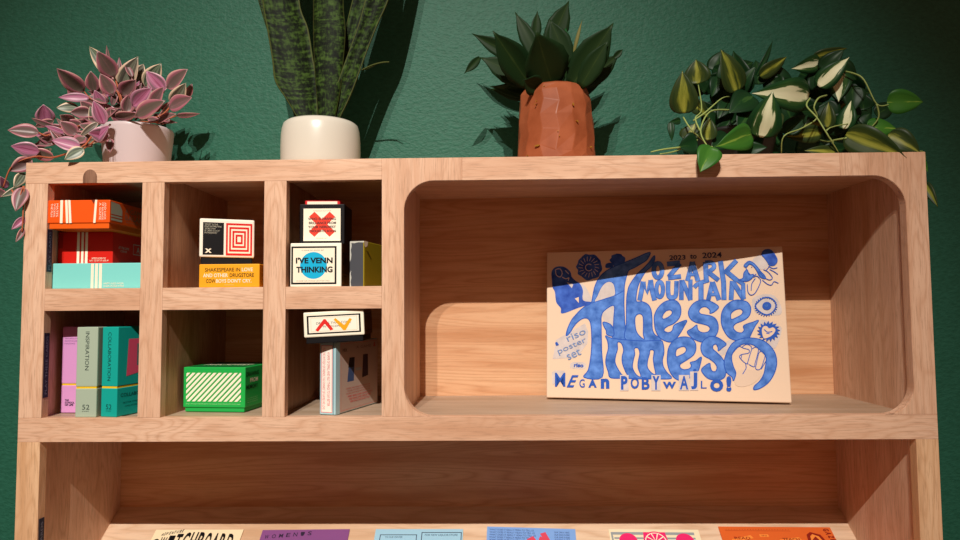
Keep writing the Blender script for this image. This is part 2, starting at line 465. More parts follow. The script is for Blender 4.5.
f.text('A PERSONA TEST GAME', .30, .82, .70, .84, ink(150, 130, 100)); f.text('MEMORIES OUT', .37, .145, .63, .165, ink(150, 130, 100))
it = obj('inner_tray', bx(.006, xw-.008, .006, .052, xh-.006, xh+.0075, .0022), ink(214, 40, 44), t)
obj('printed_panel', bx(.010, xw-.012, .0052, .012, xh-.004, xh+.0048, .0002), ink(250, 236, 214), t)
f.done()
yl = .012
p0 = at(350, 260, yl); p1 = at(365.3, 260, yl); lh = at(357, 241.3, yl).z-z2; lw = p1.x-p0.x
t, f, s = card_box('worn_card_box', 'worn olive box with grey spine and torn white edges beside the blue circle box', 'box', (p0.x, yl, z2), lw, .12, lh, -.22, (140, 122, 16), rough=.6)
f.rect(.0, .0, .93, 1, ink(74, 76, 82))
f.rect(.93, .0, 1.0, 1, ink(150, 130, 20), 'printed_border')
TW = ink(196, 196, 186)
f.poly([(0, 1), (.98, 1), (.98, .965), (.6, .975), (.3, .955), (.1, .965), (.12, .9), (.06, .8), (.10, .7), (.07, .6), (.0, .55)], TW, name='torn_edge')
f.poly([(0, .3), (.09, .36), (.06, .27), (.11, .2), (.05, .1), (.1, .0), (0, 0)], TW, name='torn_edge')
s.poly([(0, 1), (.11, 1), (.09, .9), (.03, .86), (0, .9)], ink(236, 220, 200), name='torn_edge')
s.poly([(.04, .8), (.12, .78), (.22, .62), (.2, .61)], ink(86, 70, 10), name='scratch')
f.done(); s.done()
# --- fourth cubby: three upright series boxes
def series_box(label, x0px, x1px, y, yaw, col, band_dx, word, side_art=False, txt=(50, 78, 74), hh=None):
    p0 = at(x0px, 400, y); p1 = at(x1px, 400, y); w_ = (p1.x-p0.x)/math.cos(yaw)
    h_ = hh or .1295
    loc = (p0.x, y+(0 if yaw >= 0 else w_*math.sin(-yaw)), z4)
    t = thing('card_deck_box', label, 'box', loc, yaw, 'upright card decks in the lower left cubby')
    m = paper('deck_board', col, .42); d_ = .088
    zs = .0425
    obj('tray', bx(0, w_, 0, d_, 0, zs-.0012, .0012), m, t)
    obj('insert', bx(.0007, w_-.0007, .0007, d_-.0007, .002, h_-.002, 0), ink(236, 196, 30), t)
    obj('lid', bx(0, w_, 0, d_, zs+.0012, h_, .0012), m, t)
    f = Print(t, w_, h_, lambda a, b, e: Vector((a, -e, b)))
    s = Print(t, d_, h_, lambda a, b, e: Vector((w_+e, a, b)))
    return t, f, s, w_, h_
yp = .048
t, f, s, _, _ = series_box('pink upright card deck box with yellow band, left of the grey green deck', 60.2, 80, yp, -.05, (216, 152, 206), 0, 'x')
tk = ink(44, 36, 60)
for i, q in enumerate(('THE SCHOOL OF LIFE', 'PROMPTS FOR GOOD', 'MAKING')): f.text(q, .12, .855-.03*i, .9-.12*i, .868-.03*i, ink(120, 80, 130))
for i, q in enumerate(('THE', 'SCHOOL', 'OF LIFE')): f.text(q, .22, .135-.027*i, [.42, .72, .66][i], .157-.027*i, tk, .03)
f.done()
t, f, s, _, _ = series_box('grey green upright card deck box with vertical lettering between the pink and the teal deck', 75.3, 96.4, .006, .0, (166, 182, 162), 0, 'x')
f.text('INSPIRATION', .42, .52, .60, .95, ink(52, 66, 62), rot=-90); f.text('52', .34, .085, .68, .14, ink(52, 66, 62)); f.text('prompts', .34, .06, .66, .072, ink(52, 66, 62)); f.done()
t, f, s, tw, th = series_box('teal upright card deck box with vertical lettering, rightmost of the upright decks', 98.8, 116.8, .005, -.2, (18, 164, 152), 0, 'x')
f.text('COLLABORATION', .38, .40, .58, .94, ink(10, 60, 60), rot=-90); f.text('52', .33, .085, .68, .14, ink(10, 50, 50)); f.text('prompts', .33, .06, .66, .072, ink(10, 50, 50)); f.done()
s.poly([(.24, .86), (.8, .86), (.8, .50), (.2, .44)], ink(226, 84, 116), name='printed_panel'); s.poly([(.44, .80), (.8, .80), (.8, .56), (.44, .55)], ink(90, 120, 118), name='printed_panel')
s.text('COLLABORATION', .08, .215, .86, .255, ink(6, 60, 58)); s.text('BETTER TOGETHER', .14, .14, .62, .155, ink(6, 60, 58)); s.text('AND MORE FUN', .18, .10, .6, .115, ink(6, 60, 58)); s.done()
# --- fifth cubby: green striped box
gy = .046; gyaw = -.10; gw = .0985
pr_ = at(245, 400, gy)
gx = pr_.x-gw*math.cos(gyaw)
hl = at(245, 407.9, gy).z-z4; gh = at(245, 367.3, gy).z-z4
t, f, s = card_box('card_game_box', 'green box with white diagonal stripes alone in the lower middle cubby', 'box', (gx, gy+gw*math.sin(-gyaw), z4), gw, .10, gh, gyaw, (34, 172, 76), base=(hl, .0022, (34, 168, 76)), bv=.0012)
hb = hl/gh
x0, x1, y0, y1 = .05, .935, V(.15), V(.86)
def clip(pts, x0, x1):
    def cut(P, keep, inter):
        out = []
        for i, a in enumerate(P):
            b = P[(i+1) % len(P)]
            if keep(a): out.append(a)
            if keep(a) != keep(b): out.append(inter(a, b))
        return out
    li = lambda X: (lambda a, b: (X, a[1]+(b[1]-a[1])*(X-a[0])/(b[0]-a[0])))
    P = cut(pts, lambda p: p[0] >= x0, li(x0)); return cut(P, lambda p: p[0] <= x1, li(x1)) if P else P
n = 0
for i in range(-9, 12):
    a = x0+.0855*i+.01; w_ = .050; sh = .43
    q = clip([(a, y0), (a+w_, y0), (a+w_+sh, y1), (a+sh, y1)], x0, x1)
    if len(q) > 2: f.poly(q, WH, name='stripes')
f.text('A SET OF CREATIVE PROMPTS TO DRAW WITH PEOPLE OF EVERY AGE', .05, V(.075), .93, V(.10), ink(170, 220, 160))
s.text('DRAWING', .03, V(.76), .45, V(.87), ink(14, 40, 24), .015); s.text('FROM', .16, V(.60), .42, V(.71), WH, .015); s.text('MEMORY', .03, V(.44), .42, V(.55), ink(14, 40, 24), .015)
for i, q in enumerate(('A GAME FOR', 'LITTLE ARTISTS', 'AND FRIENDS')): s.text(q, .08, V(.2-.05*i), .42, V(.22-.05*i), ink(150, 210, 150))
f.done(); s.done()
tp = obj('printed_text', bmesh.new(), BLK, t)
bpy.data.objects.remove(tp)
tl = Print(t, gw, .10, lambda a, b, e: Vector((a, b, gh+e)))
tl.rect(.05, .05, .95, .95, ink(14, 110, 50)); tl.text('DRAWING FROM MEMORY', .12, .35, .88, .6, WH); tl.done()
# --- sixth cubby: pale blue upright book box, zigzag box across it
by_ = .016; byaw = -.29; bw = .0262; bd = .134
pb = at(335.6, 400, by_); bh_ = at(304.3, 344.2, .0005).z+.0018-z4
bxr = pb.x-bw*math.cos(byaw)
t, f, s = card_box('upright_game_box', 'pale blue upright box with red spine text, under the zigzag box', 'box', (bxr, by_+bw*math.sin(-byaw), z4), bw, bd, bh_, byaw, (168, 204, 212), bv=.0012)
f.rect(.09, .03, .80, .955, ink(226, 120, 120), 'printed_border'); f.rect(.125, .038, .765, .947, ink(246, 236, 226))
RT = ink(216, 70, 76)
f.text('FOR THE WITTIEST OF FRIENDS, THE FUNNIEST OF GAMES WE LOVE', .16, .07, .34, .92, RT, rot=-90); f.text('A GAME OF SMALL AND SILLY THINGS TO SAY BETTER', .48, .12, .64, .86, RT, rot=-90)
f.rect(.83, 0, .88, 1, ink(110, 150, 160), 'groove')
s.rect(.0, .0, .085, 1, ink(176, 210, 216)); s.rect(.085, .012, .995, .99, ink(192, 168, 154)); s.frame(.11, .03, .97, .97, .0006, ink(214, 120, 110))
s.poly([(.25, .42), (.40, .42), (.42, .76), (.30, .76)], ink(66, 86, 128), name='printed_picture'); s.poly([(.27, .62), (.40, .62), (.42, .76), (.30, .76)], ink(40, 34, 40), name='printed_picture')
s.poly([(.60, .44), (.75, .46), (.74, .78), (.62, .78)], ink(70, 50, 60), name='printed_picture')
s.rect(.44, .56, .58, .60, ink(170, 180, 180), 'printed_picture')
for i in range(3): s.text('CHOSEN AND MADE WITH MUCH LOVE', .22+.03*(i % 2), .315-.035*i, .80, .335-.035*i, ink(196, 90, 86))
for i in range(3): s.text('EVERY SINGLE CARD COUNTS TWICE', .26+.03*i, .20-.04*i, .86-.04*i, .225-.04*i, RT, .01)
s.text('A GAME', .45, .88, .82, .92, ink(140, 110, 100)); s.text('&', .88, .88, .94, .95, ink(200, 40, 50)); s.text('MIX', .14, .85, .24, .90, BLK)
f.done(); s.done()
zy = .0005; zroll = -.045; zw = .0862; zyaw = .06
zbt = z4+bh_
pz0 = at(304.3, 344.2, zy)
hb_ = at(304, 337.9, zy).z-pz0.z; zh = at(304, 312.7, zy).z-pz0.z
t, f, s = card_box('card_game_box', 'cream box with black frame, red and yellow zigzags, lying across the pale blue box', 'box', (pz0.x, zy, pz0.z), zw, .09, zh, zyaw, (248, 240, 218), ry=zroll, base=(hb_, .0022, (16, 15, 18)), bv=.0016)
hb = hb_/zh
f.rect(.055, V(.12), .945, V(.86), BLK, 'printed_border'); f.rect(.085, V(.175), .915, V(.805), ink(250, 240, 222))
f.frame(.12, V(.22), .885, V(.765), .0004, ink(222, 190, 150))
f.text('DREAMS THAT COME', .21, V(.50), .78, V(.59), BLK); f.text('IN COCONUTS', .32, V(.37), .70, V(.45), BLK)
f.poly([(.19, V(.28)), (.335, V(.70)), (.365, V(.70)), (.49, V(.28)), (.44, V(.24)), (.35, V(.52)), (.235, V(.22))], ink(222, 40, 34), name='zigzag')
f.poly([(.50, V(.66)), (.655, V(.22)), (.69, V(.22)), (.80, V(.64)), (.765, V(.70)), (.67, V(.42)), (.53, V(.72))], ink(238, 168, 24), name='zigzag')
s.rect(0, hb, 1, 1, ink(120, 84, 50)); s.frame(.03, V(.14), .95, V(.86), .0011, BLK)
f.done(); s.done()

# ------------------------------------------------------------------ the big painted book
BL = Vector((.7702, .1775, z4)); BRc = Vector((1.1424, .1010, z4))
ex = (BRc-BL).normalized(); yawb = math.atan2(ex.y, ex.x)
lean = .13
nb = Vector((-ex.y, ex.x, 0)); ez = (nb*math.sin(lean)+Vector((0, 0, 1))*math.cos(lean)).normalized(); ny = ex.cross(ez)*-1
ny = ez.cross(ex)     # points to the back
BW = (BRc-BL).length
def on_cover(u, v):
    d = ray(u, v); t_ = (BL-CAM).dot(ny)/d.dot(ny); p = CAM+d*t_-BL
    return (p.dot(ex), p.dot(ez))
cTL = on_cover(547, 252.2); cTR = on_cover(782, 246.2); cBR = on_cover(792.2, 402.5); cBL = on_cover(546.3, 397.6)
BH = (cTL[1]+cTR[1])/2
print('book', cTL, cTR, cBR, cBL, BW)
book = bpy.data.objects.new('painted_book', None); COL.objects.link(book); book.empty_display_size = .02
book.matrix_world = Matrix.Translation(BL) @ Matrix((ex, ny, ez)).transposed().to_4x4()
tagit(book, 'large cream book with blue painted lettering leaning in the rounded bay', 'book')
bx0 = min(cBL[0], 0); 
XL = (cTL[0]+cBL[0])/2; XR = (cTR[0]+cBR[0])/2; BZ0 = .0026
covm = paper('cream_cover_stock', (230, 202, 176), .6)
cover = obj('cover', bx(XL, XR, 0, .016, BZ0, BH, .0018, seg=3), covm, book)
obj('back_board', bx(XL+.003, XR-.003, .012, .0185, .0028, BH-.004, .001), ink(200, 176, 146), book)
class Art:
    def __init__(s): s.m = {}; s.lay = 0
    def add(s, V, Fc, mat, name):
        s.lay += 1; e = .00025+.000006*s.lay
        bm = s.m.setdefault((name, mat.name), (bmesh.new(), mat))[0]
        vs = [bm.verts.new((a, -e, b)) for a, b in V]
        for f_ in Fc:
            try: bm.faces.new([vs[i] for i in f_])
            except ValueError: pass
    def blob(s, pts, mat, name='painted_letter', k=4, edge=None, smooth=True, holes=()):
        P = [on_cover(p[0], p[1]) for p in (cat([(a, b) for a, b in pts], k, True) if smooth else pts)]
        H = [[on_cover(p[0], p[1]) for p in (cat(h, k, True) if smooth else h)] for h in holes]
        V, Fc = curve_mesh([P]+H)
        s.add([(v[0], v[1]) for v in V], Fc, mat, name)
        if edge:
            s.stroke(pts, .95, edge, closed=True, name=name, smooth=smooth, k=k)
            for h in holes: s.stroke(h, .95, edge, closed=True, name=name, smooth=smooth, k=k)
    def stroke(s, pts, wd, mat, closed=False, name='painted_line', smooth=True, k=4, taper=False):
        P = cat([(a, b) for a, b in pts], k, closed) if smooth and len(pts) > 2 else [Vector(p) for p in pts]
        n = len(P); L = []; Rr = []
        for i in range(n):
            a = P[(i-1) % n] if closed or i > 0 else P[i]; b = P[(i+1) % n] if closed or i < n-1 else P[i]
            d = b-a; d = d.normalized() if d.length > 1e-6 else Vector((1, 0)); nn = Vector((-d.y, d.x))
            h = wd/2*(1 if not taper else (1-.7*i/(n-1)))
            L.append(on_cover(*(P[i]+nn*h))); Rr.append(on_cover(*(P[i]-nn*h)))
        Fc = [(i, (i+1) % n, n+(i+1) % n, n+i) for i in range(n if closed else n-1)]
        s.add(L+Rr, Fc, mat, name)
    def text(s, st, x0, y0, x1, y1, mat, bold=0, shear=0, ang=0, name='painted_text'):
        V, Fc, (a, b, c, d) = text_geo(st, bold, shear)
        cx, cy_ = (x0+x1)/2, (y0+y1)/2; ca, sa = math.cos(ang), math.sin(ang); P = []
        for v in V:
            px = x0+(v[0]-a)/(c-a)*(x1-x0)-cx; py = y1+(v[1]-b)/(d-b)*(y0-y1)-cy_
            P.append(on_cover(cx+px*ca-py*sa, cy_+px*sa+py*ca))
        s.add(P, Fc, mat, name)
    def done(s):
        add_ink(cover, list(s.m.values()))
A = Art()
BLUE = paper('blue_gouache', (66, 116, 200), .6, 34)
EDGE = paper('blue_gouache_edge', (36, 86, 184), .6)
DEEP = paper('blue_gouache_deep', (38, 82, 180), .6, 26)
PALE = paper('pale_wash', (206, 194, 190), .6, 10)
CRM = paper('cream_ground', (230, 202, 176), .6)
def c(off, s_, pts): return [(off[0]+a/s_, off[1]+b/s_) for a, b in pts]
tE, tF, tG, tH = (545, 290), (610, 290), (670, 290), (725, 285)
tK, tL = (670, 340), (725, 340); tD = (725, 245); Q1, Q2, Q3, Q4 = (540, 240), (540, 310), (660, 240), (660, 315)
# washes
A.blob(c(Q2, 6, [(95, 180), (270, 80), (290, 130), (285, 200), (240, 260), (210, 290), (150, 290), (75, 295), (85, 250)]), PALE, 'pale_wash', smooth=False)
A.blob(c(Q2, 6, [(180, 330), (200, 312), (270, 318), (268, 352), (190, 350)]), PALE, 'pale_wash')
A.blob(c(Q2, 6, [(70, 375), (90, 362), (150, 365), (150, 400), (75, 450)]), PALE, 'pale_wash', smooth=False)
A.blob(c(tH, 9, [(250, 120), (340, 85), (440, 95), (500, 180), (505, 260), (430, 275), (300, 265), (250, 200)]), PALE, 'pale_wash')
A.blob(c(Q4, 6, [(400, 160), (440, 150), (420, 200), (380, 240), (350, 240)]), PALE, 'pale_wash')
A.blob(c(Q4, 6, [(600, 30), (700, 60), (730, 90), (690, 200), (640, 150)]), PALE, 'pale_wash')
A.blob(c(tD, 9, [(250, 130), (330, 90), (380, 150), (380, 200), (320, 220), (270, 180)]), PALE, 'pale_wash')
A.blob(c(Q1, 6.75, [(270, 300), (310, 320), (350, 410), (300, 415)]), PALE, 'pale_wash')
A.blob([(602.5, 309.5), (614, 305), (614, 325), (605, 322)], PALE, 'pale_wash')
# figures upper left
A.blob(c(Q1, 6.75, [(80, 270), (78, 220), (95, 190), (130, 178), (170, 185), (205, 215), (215, 250), (240, 275), (270, 295), (290, 340), (287, 390), (300, 412), (345, 418), (340, 432), (260, 458), (150, 497), (140, 460), (110, 420), (100, 350), (85, 320)]), DEEP, 'painted_figure')
A.blob(c(Q1, 6.75, [(235, 395), (262, 385), (262, 425)]), CRM, 'painted_detail', smooth=False)
A.blob(c(Q1, 6.75, [(180, 285), (225, 300), (215, 325)]), PALE, 'painted_detail', smooth=False)
for q in ([(105, 200), (135, 195), (150, 225), (135, 250), (110, 235), (105, 200)], [(150, 250), (175, 262), (195, 255), (190, 275)], [(170, 205), (195, 230)]):
    A.stroke(c(Q1, 6.75, q), .8, PALE)
fc = (589.4, 267.0)
A.blob([(fc[0]+(12.6+.9*math.sin(a*2.7))*math.cos(a*math.pi/12), fc[1]+(12.9+.8*math.cos(a*1.9))*math.sin(a*math.pi/12)) for a in range(24)], DEEP, 'painted_flower')
for i in range(17):
    a = math.tau*i/17
    A.stroke([(fc[0]-.5+6*math.cos(a), fc[1]+6*math.sin(a)), (fc[0]-.5+10.4*math.cos(a+.12), fc[1]+10.4*math.sin(a+.12))], .55, PALE, smooth=False)
A.stroke([(fc[0]-.5+3.4*math.cos(a*.5), fc[1]+.5+3.4*math.sin(a*.5)) for a in range(1, 12)], .8, PALE)
A.blob([(617.6+7.5*math.cos(a*math.pi/8)+.7*math.sin(a*3), 260.3+6.6*math.sin(a*math.pi/8)) for a in range(16)], DEEP, 'painted_flower')
A.blob([(606, 264), (611, 263), (613, 267), (606, 268)], DEEP, 'painted_flower')
# two great T shapes and h
T1 = [(650.4, 253), (647.5, 259), (643.7, 262.2), (634.8, 267.4), (628.9, 270.4), (626.7, 275.6), (624.6, 284.4), (624.2, 292), (624, 305), (624.6, 320), (625.2, 339.5), (613.3, 339.5), (613.2, 330), (613.8, 318), (614, 305.6), (605.2, 309.8), (601.5, 315.5), (601.2, 326.7), (601.7, 351.7), (602.2, 377), (584, 377.3), (588.3, 370), (590.8, 356.7), (591.7, 343.3), (591.3, 328.3), (589.7, 320.8), (585.8, 318), (580, 320), (574.2, 325.8), (570, 332.5), (566.3, 335.8), (567.5, 329.2), (571.7, 320), (575.8, 315), (580, 310.5), (585, 306.5), (591, 303.2), (593, 294.8), (594.2, 288.9), (596.3, 283), (598.8, 278.5), (602, 274.5), (607, 270.5), (614, 266.7), (623, 263), (632, 259.6), (640.7, 255.8), (646.7, 253.2)]
H1 = [(595.3, 301.5), (597.8, 295.6), (600.7, 288.9), (604.4, 284.1), (608.9, 281.9), (612.6, 283.3), (614.4, 287.4), (614.5, 295.2), (606.7, 297.8)]
A.blob(T1, BLUE, edge=EDGE, holes=[H1]); A.blob([(p[0], p[1]) for p in H1], PALE, 'pale_wash')
A.stroke([(592, 303), (603, 299.5), (615, 295.5), (624, 290.5)], .8, EDGE)
A.blob([(603, 322.3), (607, 322.8), (611, 325), (613.6, 329.5), (613.5, 336), (607, 334.5), (606.2, 330.5), (604, 326.5)], BLUE, edge=EDGE)
Hh = [(654.8, 256), (654, 262.2), (650.4, 267.4), (646, 271.2), (642.2, 277), (638.6, 284.4), (636.7, 292), (636.4, 301.3), (642.2, 301.7), (647.8, 304.4), (651, 310), (652, 318.9), (652.3, 328.9), (654.6, 334.4), (660, 340.5), (626.8, 340.5), (626.4, 323.3), (626.6, 300), (627.6, 292), (629.2, 286), (633.3, 279.2), (637.8, 273.5), (643.7, 268), (648.9, 262.6), (652.6, 257.4)]
H2 = [(635, 317.8), (637, 314.6), (640.6, 313.9), (643.1, 317), (643.4, 326.7), (643.3, 334), (644.2, 339.4), (639.2, 335.8), (636.2, 331), (635, 324.4)]
A.blob(Hh, BLUE, edge=EDGE, holes=[H2])
Mm = [(605.6, 335.8), (612, 338.2), (627, 340), (645, 341), (660, 340.5), (662.9, 343.3), (664, 352.2), (662.4, 360), (663.4, 366.7), (666.7, 372.2), (671.3, 378.4), (655, 378.8), (640, 378.8), (625, 378.2), (610.8, 377.7), (608.3, 371.7), (605.8, 363.3), (606.3, 356.7), (608.3, 348.3), (607.5, 340.8)]
S1 = [(617.5, 342.3), (621.5, 343.2), (623.6, 350), (622.2, 356.7), (622.5, 363.3), (625.8, 372), (629, 377.5), (622.5, 375.2), (617.5, 368.3), (615, 361.7), (615.8, 355), (617.5, 349)]
S2 = [(634.4, 348.5), (638, 348), (639.8, 353.3), (638.2, 361.7), (638.2, 368), (640.8, 375), (640, 377), (635.8, 374.2), (632.5, 367.5), (633.3, 360), (634.7, 354.2)]
S3 = [(650.2, 350), (654, 350.8), (653.3, 358.3), (654, 365), (655.5, 372.5), (655, 374.7), (650.8, 372.3), (647.3, 367), (647.7, 360), (649.3, 354.2)]
A.blob(Mm, BLUE, edge=EDGE, holes=[S1, S2, S3])
# e s e
A.blob(c(tF, 9, [(400, 300), (400, 230), (430, 165), (480, 115), (540, 92), (595, 98), (630, 140), (638, 200), (620, 255), (575, 300), (520, 325), (490, 348), (490, 370), (525, 384), (560, 365), (575, 320), (620, 295), (690, 273), (665, 330), (630, 390), (590, 440), (545, 468), (490, 455), (440, 420), (410, 360)]), BLUE, edge=EDGE, holes=[c(tF, 9, [(470, 245), (480, 215), (510, 185), (545, 180), (560, 200), (550, 225), (515, 250), (480, 262)])])
A.blob(c(tG, 9, [(437, 155), (400, 120), (340, 95), (280, 90), (220, 115), (180, 160), (165, 210), (185, 260), (230, 290), (290, 305), (340, 320), (360, 345), (345, 375), (300, 385), (260, 370), (245, 340), (240, 315), (200, 345), (155, 375), (180, 415), (230, 450), (290, 468), (350, 455), (400, 425), (430, 370), (432, 310), (410, 260), (370, 235), (320, 225), (275, 215), (260, 190), (280, 160), (315, 150), (345, 165), (360, 185), (360, 210), (400, 195)]), BLUE, edge=EDGE)
A.blob(c(tG, 9, [(470, 330), (460, 270), (465, 210), (490, 155), (540, 110), (600, 90), (650, 95)])+c(tH, 9, [(200, 155), (230, 200), (225, 260), (195, 300), (150, 325), (100, 345), (75, 372), (80, 400), (110, 425), (150, 430), (172, 405), (165, 370), (200, 350), (250, 335), (302, 318), (270, 370), (240, 430), (210, 485), (150, 497), (90, 497), (40, 475), (5, 435)]), BLUE, edge=EDGE, holes=[c(tH, 9, [(50, 290), (55, 255), (90, 225), (135, 215), (160, 235), (150, 265), (110, 290), (60, 310)])])
# e s of the second word
A.blob(c(Q4, 6, [(45, 235), (55, 190), (85, 150), (130, 132), (180, 137), (210, 165), (215, 205), (200, 240), (160, 270), (120, 297), (125, 320), (150, 328), (180, 320), (188, 300), (182, 285), (215, 275), (248, 252), (240, 300), (225, 340), (180, 375), (130, 392), (90, 380), (60, 340), (45, 290)]), BLUE, edge=EDGE, holes=[c(Q4, 6, [(93, 235), (100, 205), (130, 190), (150, 192), (158, 210), (145, 230), (115, 245), (98, 250)])])
A.blob(c(Q4, 6, [(397, 175), (370, 150), (330, 130), (290, 132), (255, 160), (245, 200), (260, 240), (300, 265), (330, 290), (342, 315), (333, 338), (312, 336), (302, 312), (298, 290), (270, 305), (248, 330), (270, 365), (300, 385), (350, 390), (385, 375), (395, 340), (388, 290), (370, 255), (340, 225), (318, 205), (318, 183), (335, 175), (348, 195), (350, 215), (375, 195)]), BLUE, edge=EDGE)
# crescent and fist
A.blob(c(Q4, 6, [(460, 340), (540, 330), (610, 340), (590, 385), (540, 420), (480, 430), (450, 410)]), paper('faint_wash', (222, 196, 174), .6), 'pale_wash')
A.blob(c(Q4, 6, [(440, 395), (455, 350), (440, 310), (430, 270), (432, 235), (450, 205), (475, 185), (510, 172), (560, 180), (600, 210), (630, 240), (637, 270), (630, 320), (620, 360), (595, 400), (567, 425), (563, 448), (600, 440), (650, 405), (685, 350), (700, 290), (690, 230), (655, 180), (610, 150), (550, 138), (490, 142), (440, 165), (410, 205), (390, 255), (385, 300), (400, 345), (432, 372)]), BLUE, edge=EDGE, name='painted_crescent')
for q in ([(130, 55), (170, 75), (210, 85), (220, 105), (205, 120), (150, 130), (130, 150), (150, 180), (185, 210), (210, 215)], [(155, 60), (190, 40), (225, 50), (240, 75), (225, 130), (210, 180), (200, 215)], [(245, 80), (270, 65), (300, 80), (290, 140), (270, 210), (265, 240), (240, 235), (215, 220)], [(300, 130), (310, 108), (335, 105), (360, 130), (350, 180), (325, 250), (300, 268), (275, 255), (285, 200), (300, 130)], [(372, 180), (350, 220), (325, 262)], [(185, 215), (190, 250), (175, 280), (158, 308)], [(150, 130), (145, 165)], [(65, 130), (75, 110), (110, 70), (135, 55)]):
    A.stroke(c(tL, 9, q), .75, EDGE, name='painted_fist')
# MOUNTAIN
def st(P, w_, closed=False, smooth=False):
    w_ += .35; A.stroke(P, w_+.9, EDGE, closed, 'painted_letter', smooth); A.stroke(P, w_, BLUE, closed, 'painted_letter', smooth)
st([(639.6, 300.5), (641.5, 291), (643, 281.5)], 3.6); st([(643.5, 282), (647, 293), (650.6, 280.5)], 3); st([(650.6, 280), (652, 290), (654.6, 300.5)], 3.6)
ell = lambda cx_, cy_, rx, ry: [(cx_+rx*math.cos(a*math.pi/10), cy_+ry*math.sin(a*math.pi/10)) for a in range(20)]
st(ell(659.7, 289.5, 3.3, 7.6), 3, True); st([(668.2, 281), (668, 290), (669, 296.5), (672.5, 297.5), (675.8, 295), (676.6, 281)], 3.4, smooth=True)
st([(681.3, 300), (681.6, 280)], 3.4); st([(682, 280.5), (690.6, 300)], 3.4); st([(690.4, 300), (690.4, 279.5)], 3)
st([(694.2, 287.5), (697, 284.5), (702, 282.3), (709, 280)], 3, smooth=True); st([(701, 283), (701, 300)], 4)
st([(708.2, 300), (712.5, 282)], 3.4); st([(712.5, 282), (719, 300)], 3.6); st([(710, 294.5), (716, 294.5)], 2)
st([(723.5, 281), (724, 300)], 3.8); st([(731, 300), (732.2, 281)], 3.6); st([(732.5, 281.5), (744, 299.5)], 3.8); st([(743.5, 299), (743, 283)], 3)
# OZARK
st(ell(657.9, 270.5, 4.2, 7.2), 3.4, True)
st([(667, 264.2), (680, 262.8)], 3.6); st([(680, 263.5), (668.6, 277)], 3.4); st([(668, 278), (681, 276.4)], 3.2)
st([(687.3, 281), (692.3, 262)], 3.4); st([(692.3, 262), (698, 281)], 3.6); st([(689, 274.6), (695.5, 274.6)], 1.8)
st([(705.4, 262), (706.3, 281.5)], 3.8); st([(705, 262.6), (712, 263), (714, 267.5), (708, 272)], 3, smooth=True); st([(708, 272), (718.5, 280.3)], 3.4)
st([(720.4, 261), (723.5, 282)], 3.8); st([(736.5, 260.5), (725.5, 272)], 3.4); st([(725, 270.5), (737.5, 281)], 3.6)
st([(737, 280), (743, 284)], 2.6)
A.text('2023', 669.2, 255.2, 685.4, 260.0, ink(30, 42, 96), .015, ang=-.03); A.text('to', 690, 254.4, 696.6, 258.8, ink(30, 42, 96), .02); A.text('2024', 702.2, 252.4, 721.6, 258.0, ink(30, 42, 96), .015, ang=-.04)
# name in mixed letters
NM = EDGE
for ch, x0, y0, x1, y1, bo, sh in (('M', 555, 372.8, 565.4, 386.6, .01, 0), ('E', 566.7, 375.2, 578.6, 387.4, .02, .5), ('G', 579.4, 379.2, 584.8, 387.6, .01, 0), ('A', 588.3, 379.6, 596.8, 387.6, .05, 0), ('n', 600.8, 378.6, 609.4, 388.6, .05, 0), ('P', 621, 376, 627.6, 389.8, .05, 0), ('O', 630.6, 377.2, 639, 388.8, .03, 0), ('B', 641.7, 377.2, 649.6, 389.6, .03, 0), ('Y', 652.4, 376, 659.6, 389.8, .05, 0), ('W', 662.8, 381.7, 676, 388.6, .05, 0), ('A', 679.8, 376, 688.3, 389.6, .03, 0), ('J', 691, 372.5, 697.2, 389.4, .05, 0), ('L', 700.8, 380.8, 706.6, 388.4, .0, 0), ('O', 710, 379.3, 723.2, 391.6, .07, 0), ('!', 726.2, 376, 731.4, 391.6, .08, 0)):
    if ch in 'PYAJ' and x0 > 600: A.blob([(x0-1, y0-1), (x1+1, y0-1), (x1+1, y1+1), (x0-1, y1+1)], PALE, 'pale_wash', smooth=False)
    A.text(ch, x0, y0, x1, y1, NM, bo, sh)
A.blob(ell(694.8, 370.2, 1.7, 1.4), EDGE, 'painted_text')
GT = ink(112, 140, 192)
A.text('a', 555.5, 342, 558.5, 345.6, EDGE, .05, ang=-.35)
A.text('riso', 566, 331.6, 586, 338, GT, .0, ang=-.42); A.text('poster', 557, 343.5, 587.5, 349.8, GT, .0, ang=-.42); A.text('set', 566.5, 351, 581, 357.6, GT, .0, ang=-.42)
A.text('riso', 574, 363.4, 583.6, 367.2, EDGE, .04, ang=.05)
# woman, horn, eye, heart at the right
A.blob(c(tD, 9, [(170, 185), (210, 148), (250, 160), (290, 200), (320, 240), (350, 270), (365, 300), (340, 300), (310, 280), (285, 230), (255, 190), (220, 172), (190, 200)]), BLUE, 'painted_figure', edge=EDGE)
for q in ([(185, 190), (195, 225), (225, 265), (260, 275), (280, 260)], [(235, 200), (245, 198)], [(200, 355), (205, 420), (230, 450), (262, 440), (290, 400), (320, 330), (312, 305)], [(235, 410), (240, 350), (272, 300)], [(335, 315), (380, 352), (418, 360), (440, 330), (480, 345)], [(345, 222), (382, 240), (412, 272), (425, 300), (400, 315), (360, 300)], [(390, 190), (430, 212), (470, 205)], [(400, 220), (440, 240), (475, 265)], [(365, 232), (405, 188)], [(255, 290), (285, 280), (310, 300)], [(300, 240), (330, 270), (345, 300)]):
    A.stroke(c(tD, 9, q), .8, EDGE, name='painted_figure')
A.blob(c(tD, 9, [(160, 300), (170, 250), (200, 225), (215, 270), (255, 265), (240, 300), (200, 325), (150, 325), (120, 315)]), BLUE, 'painted_figure', edge=EDGE)
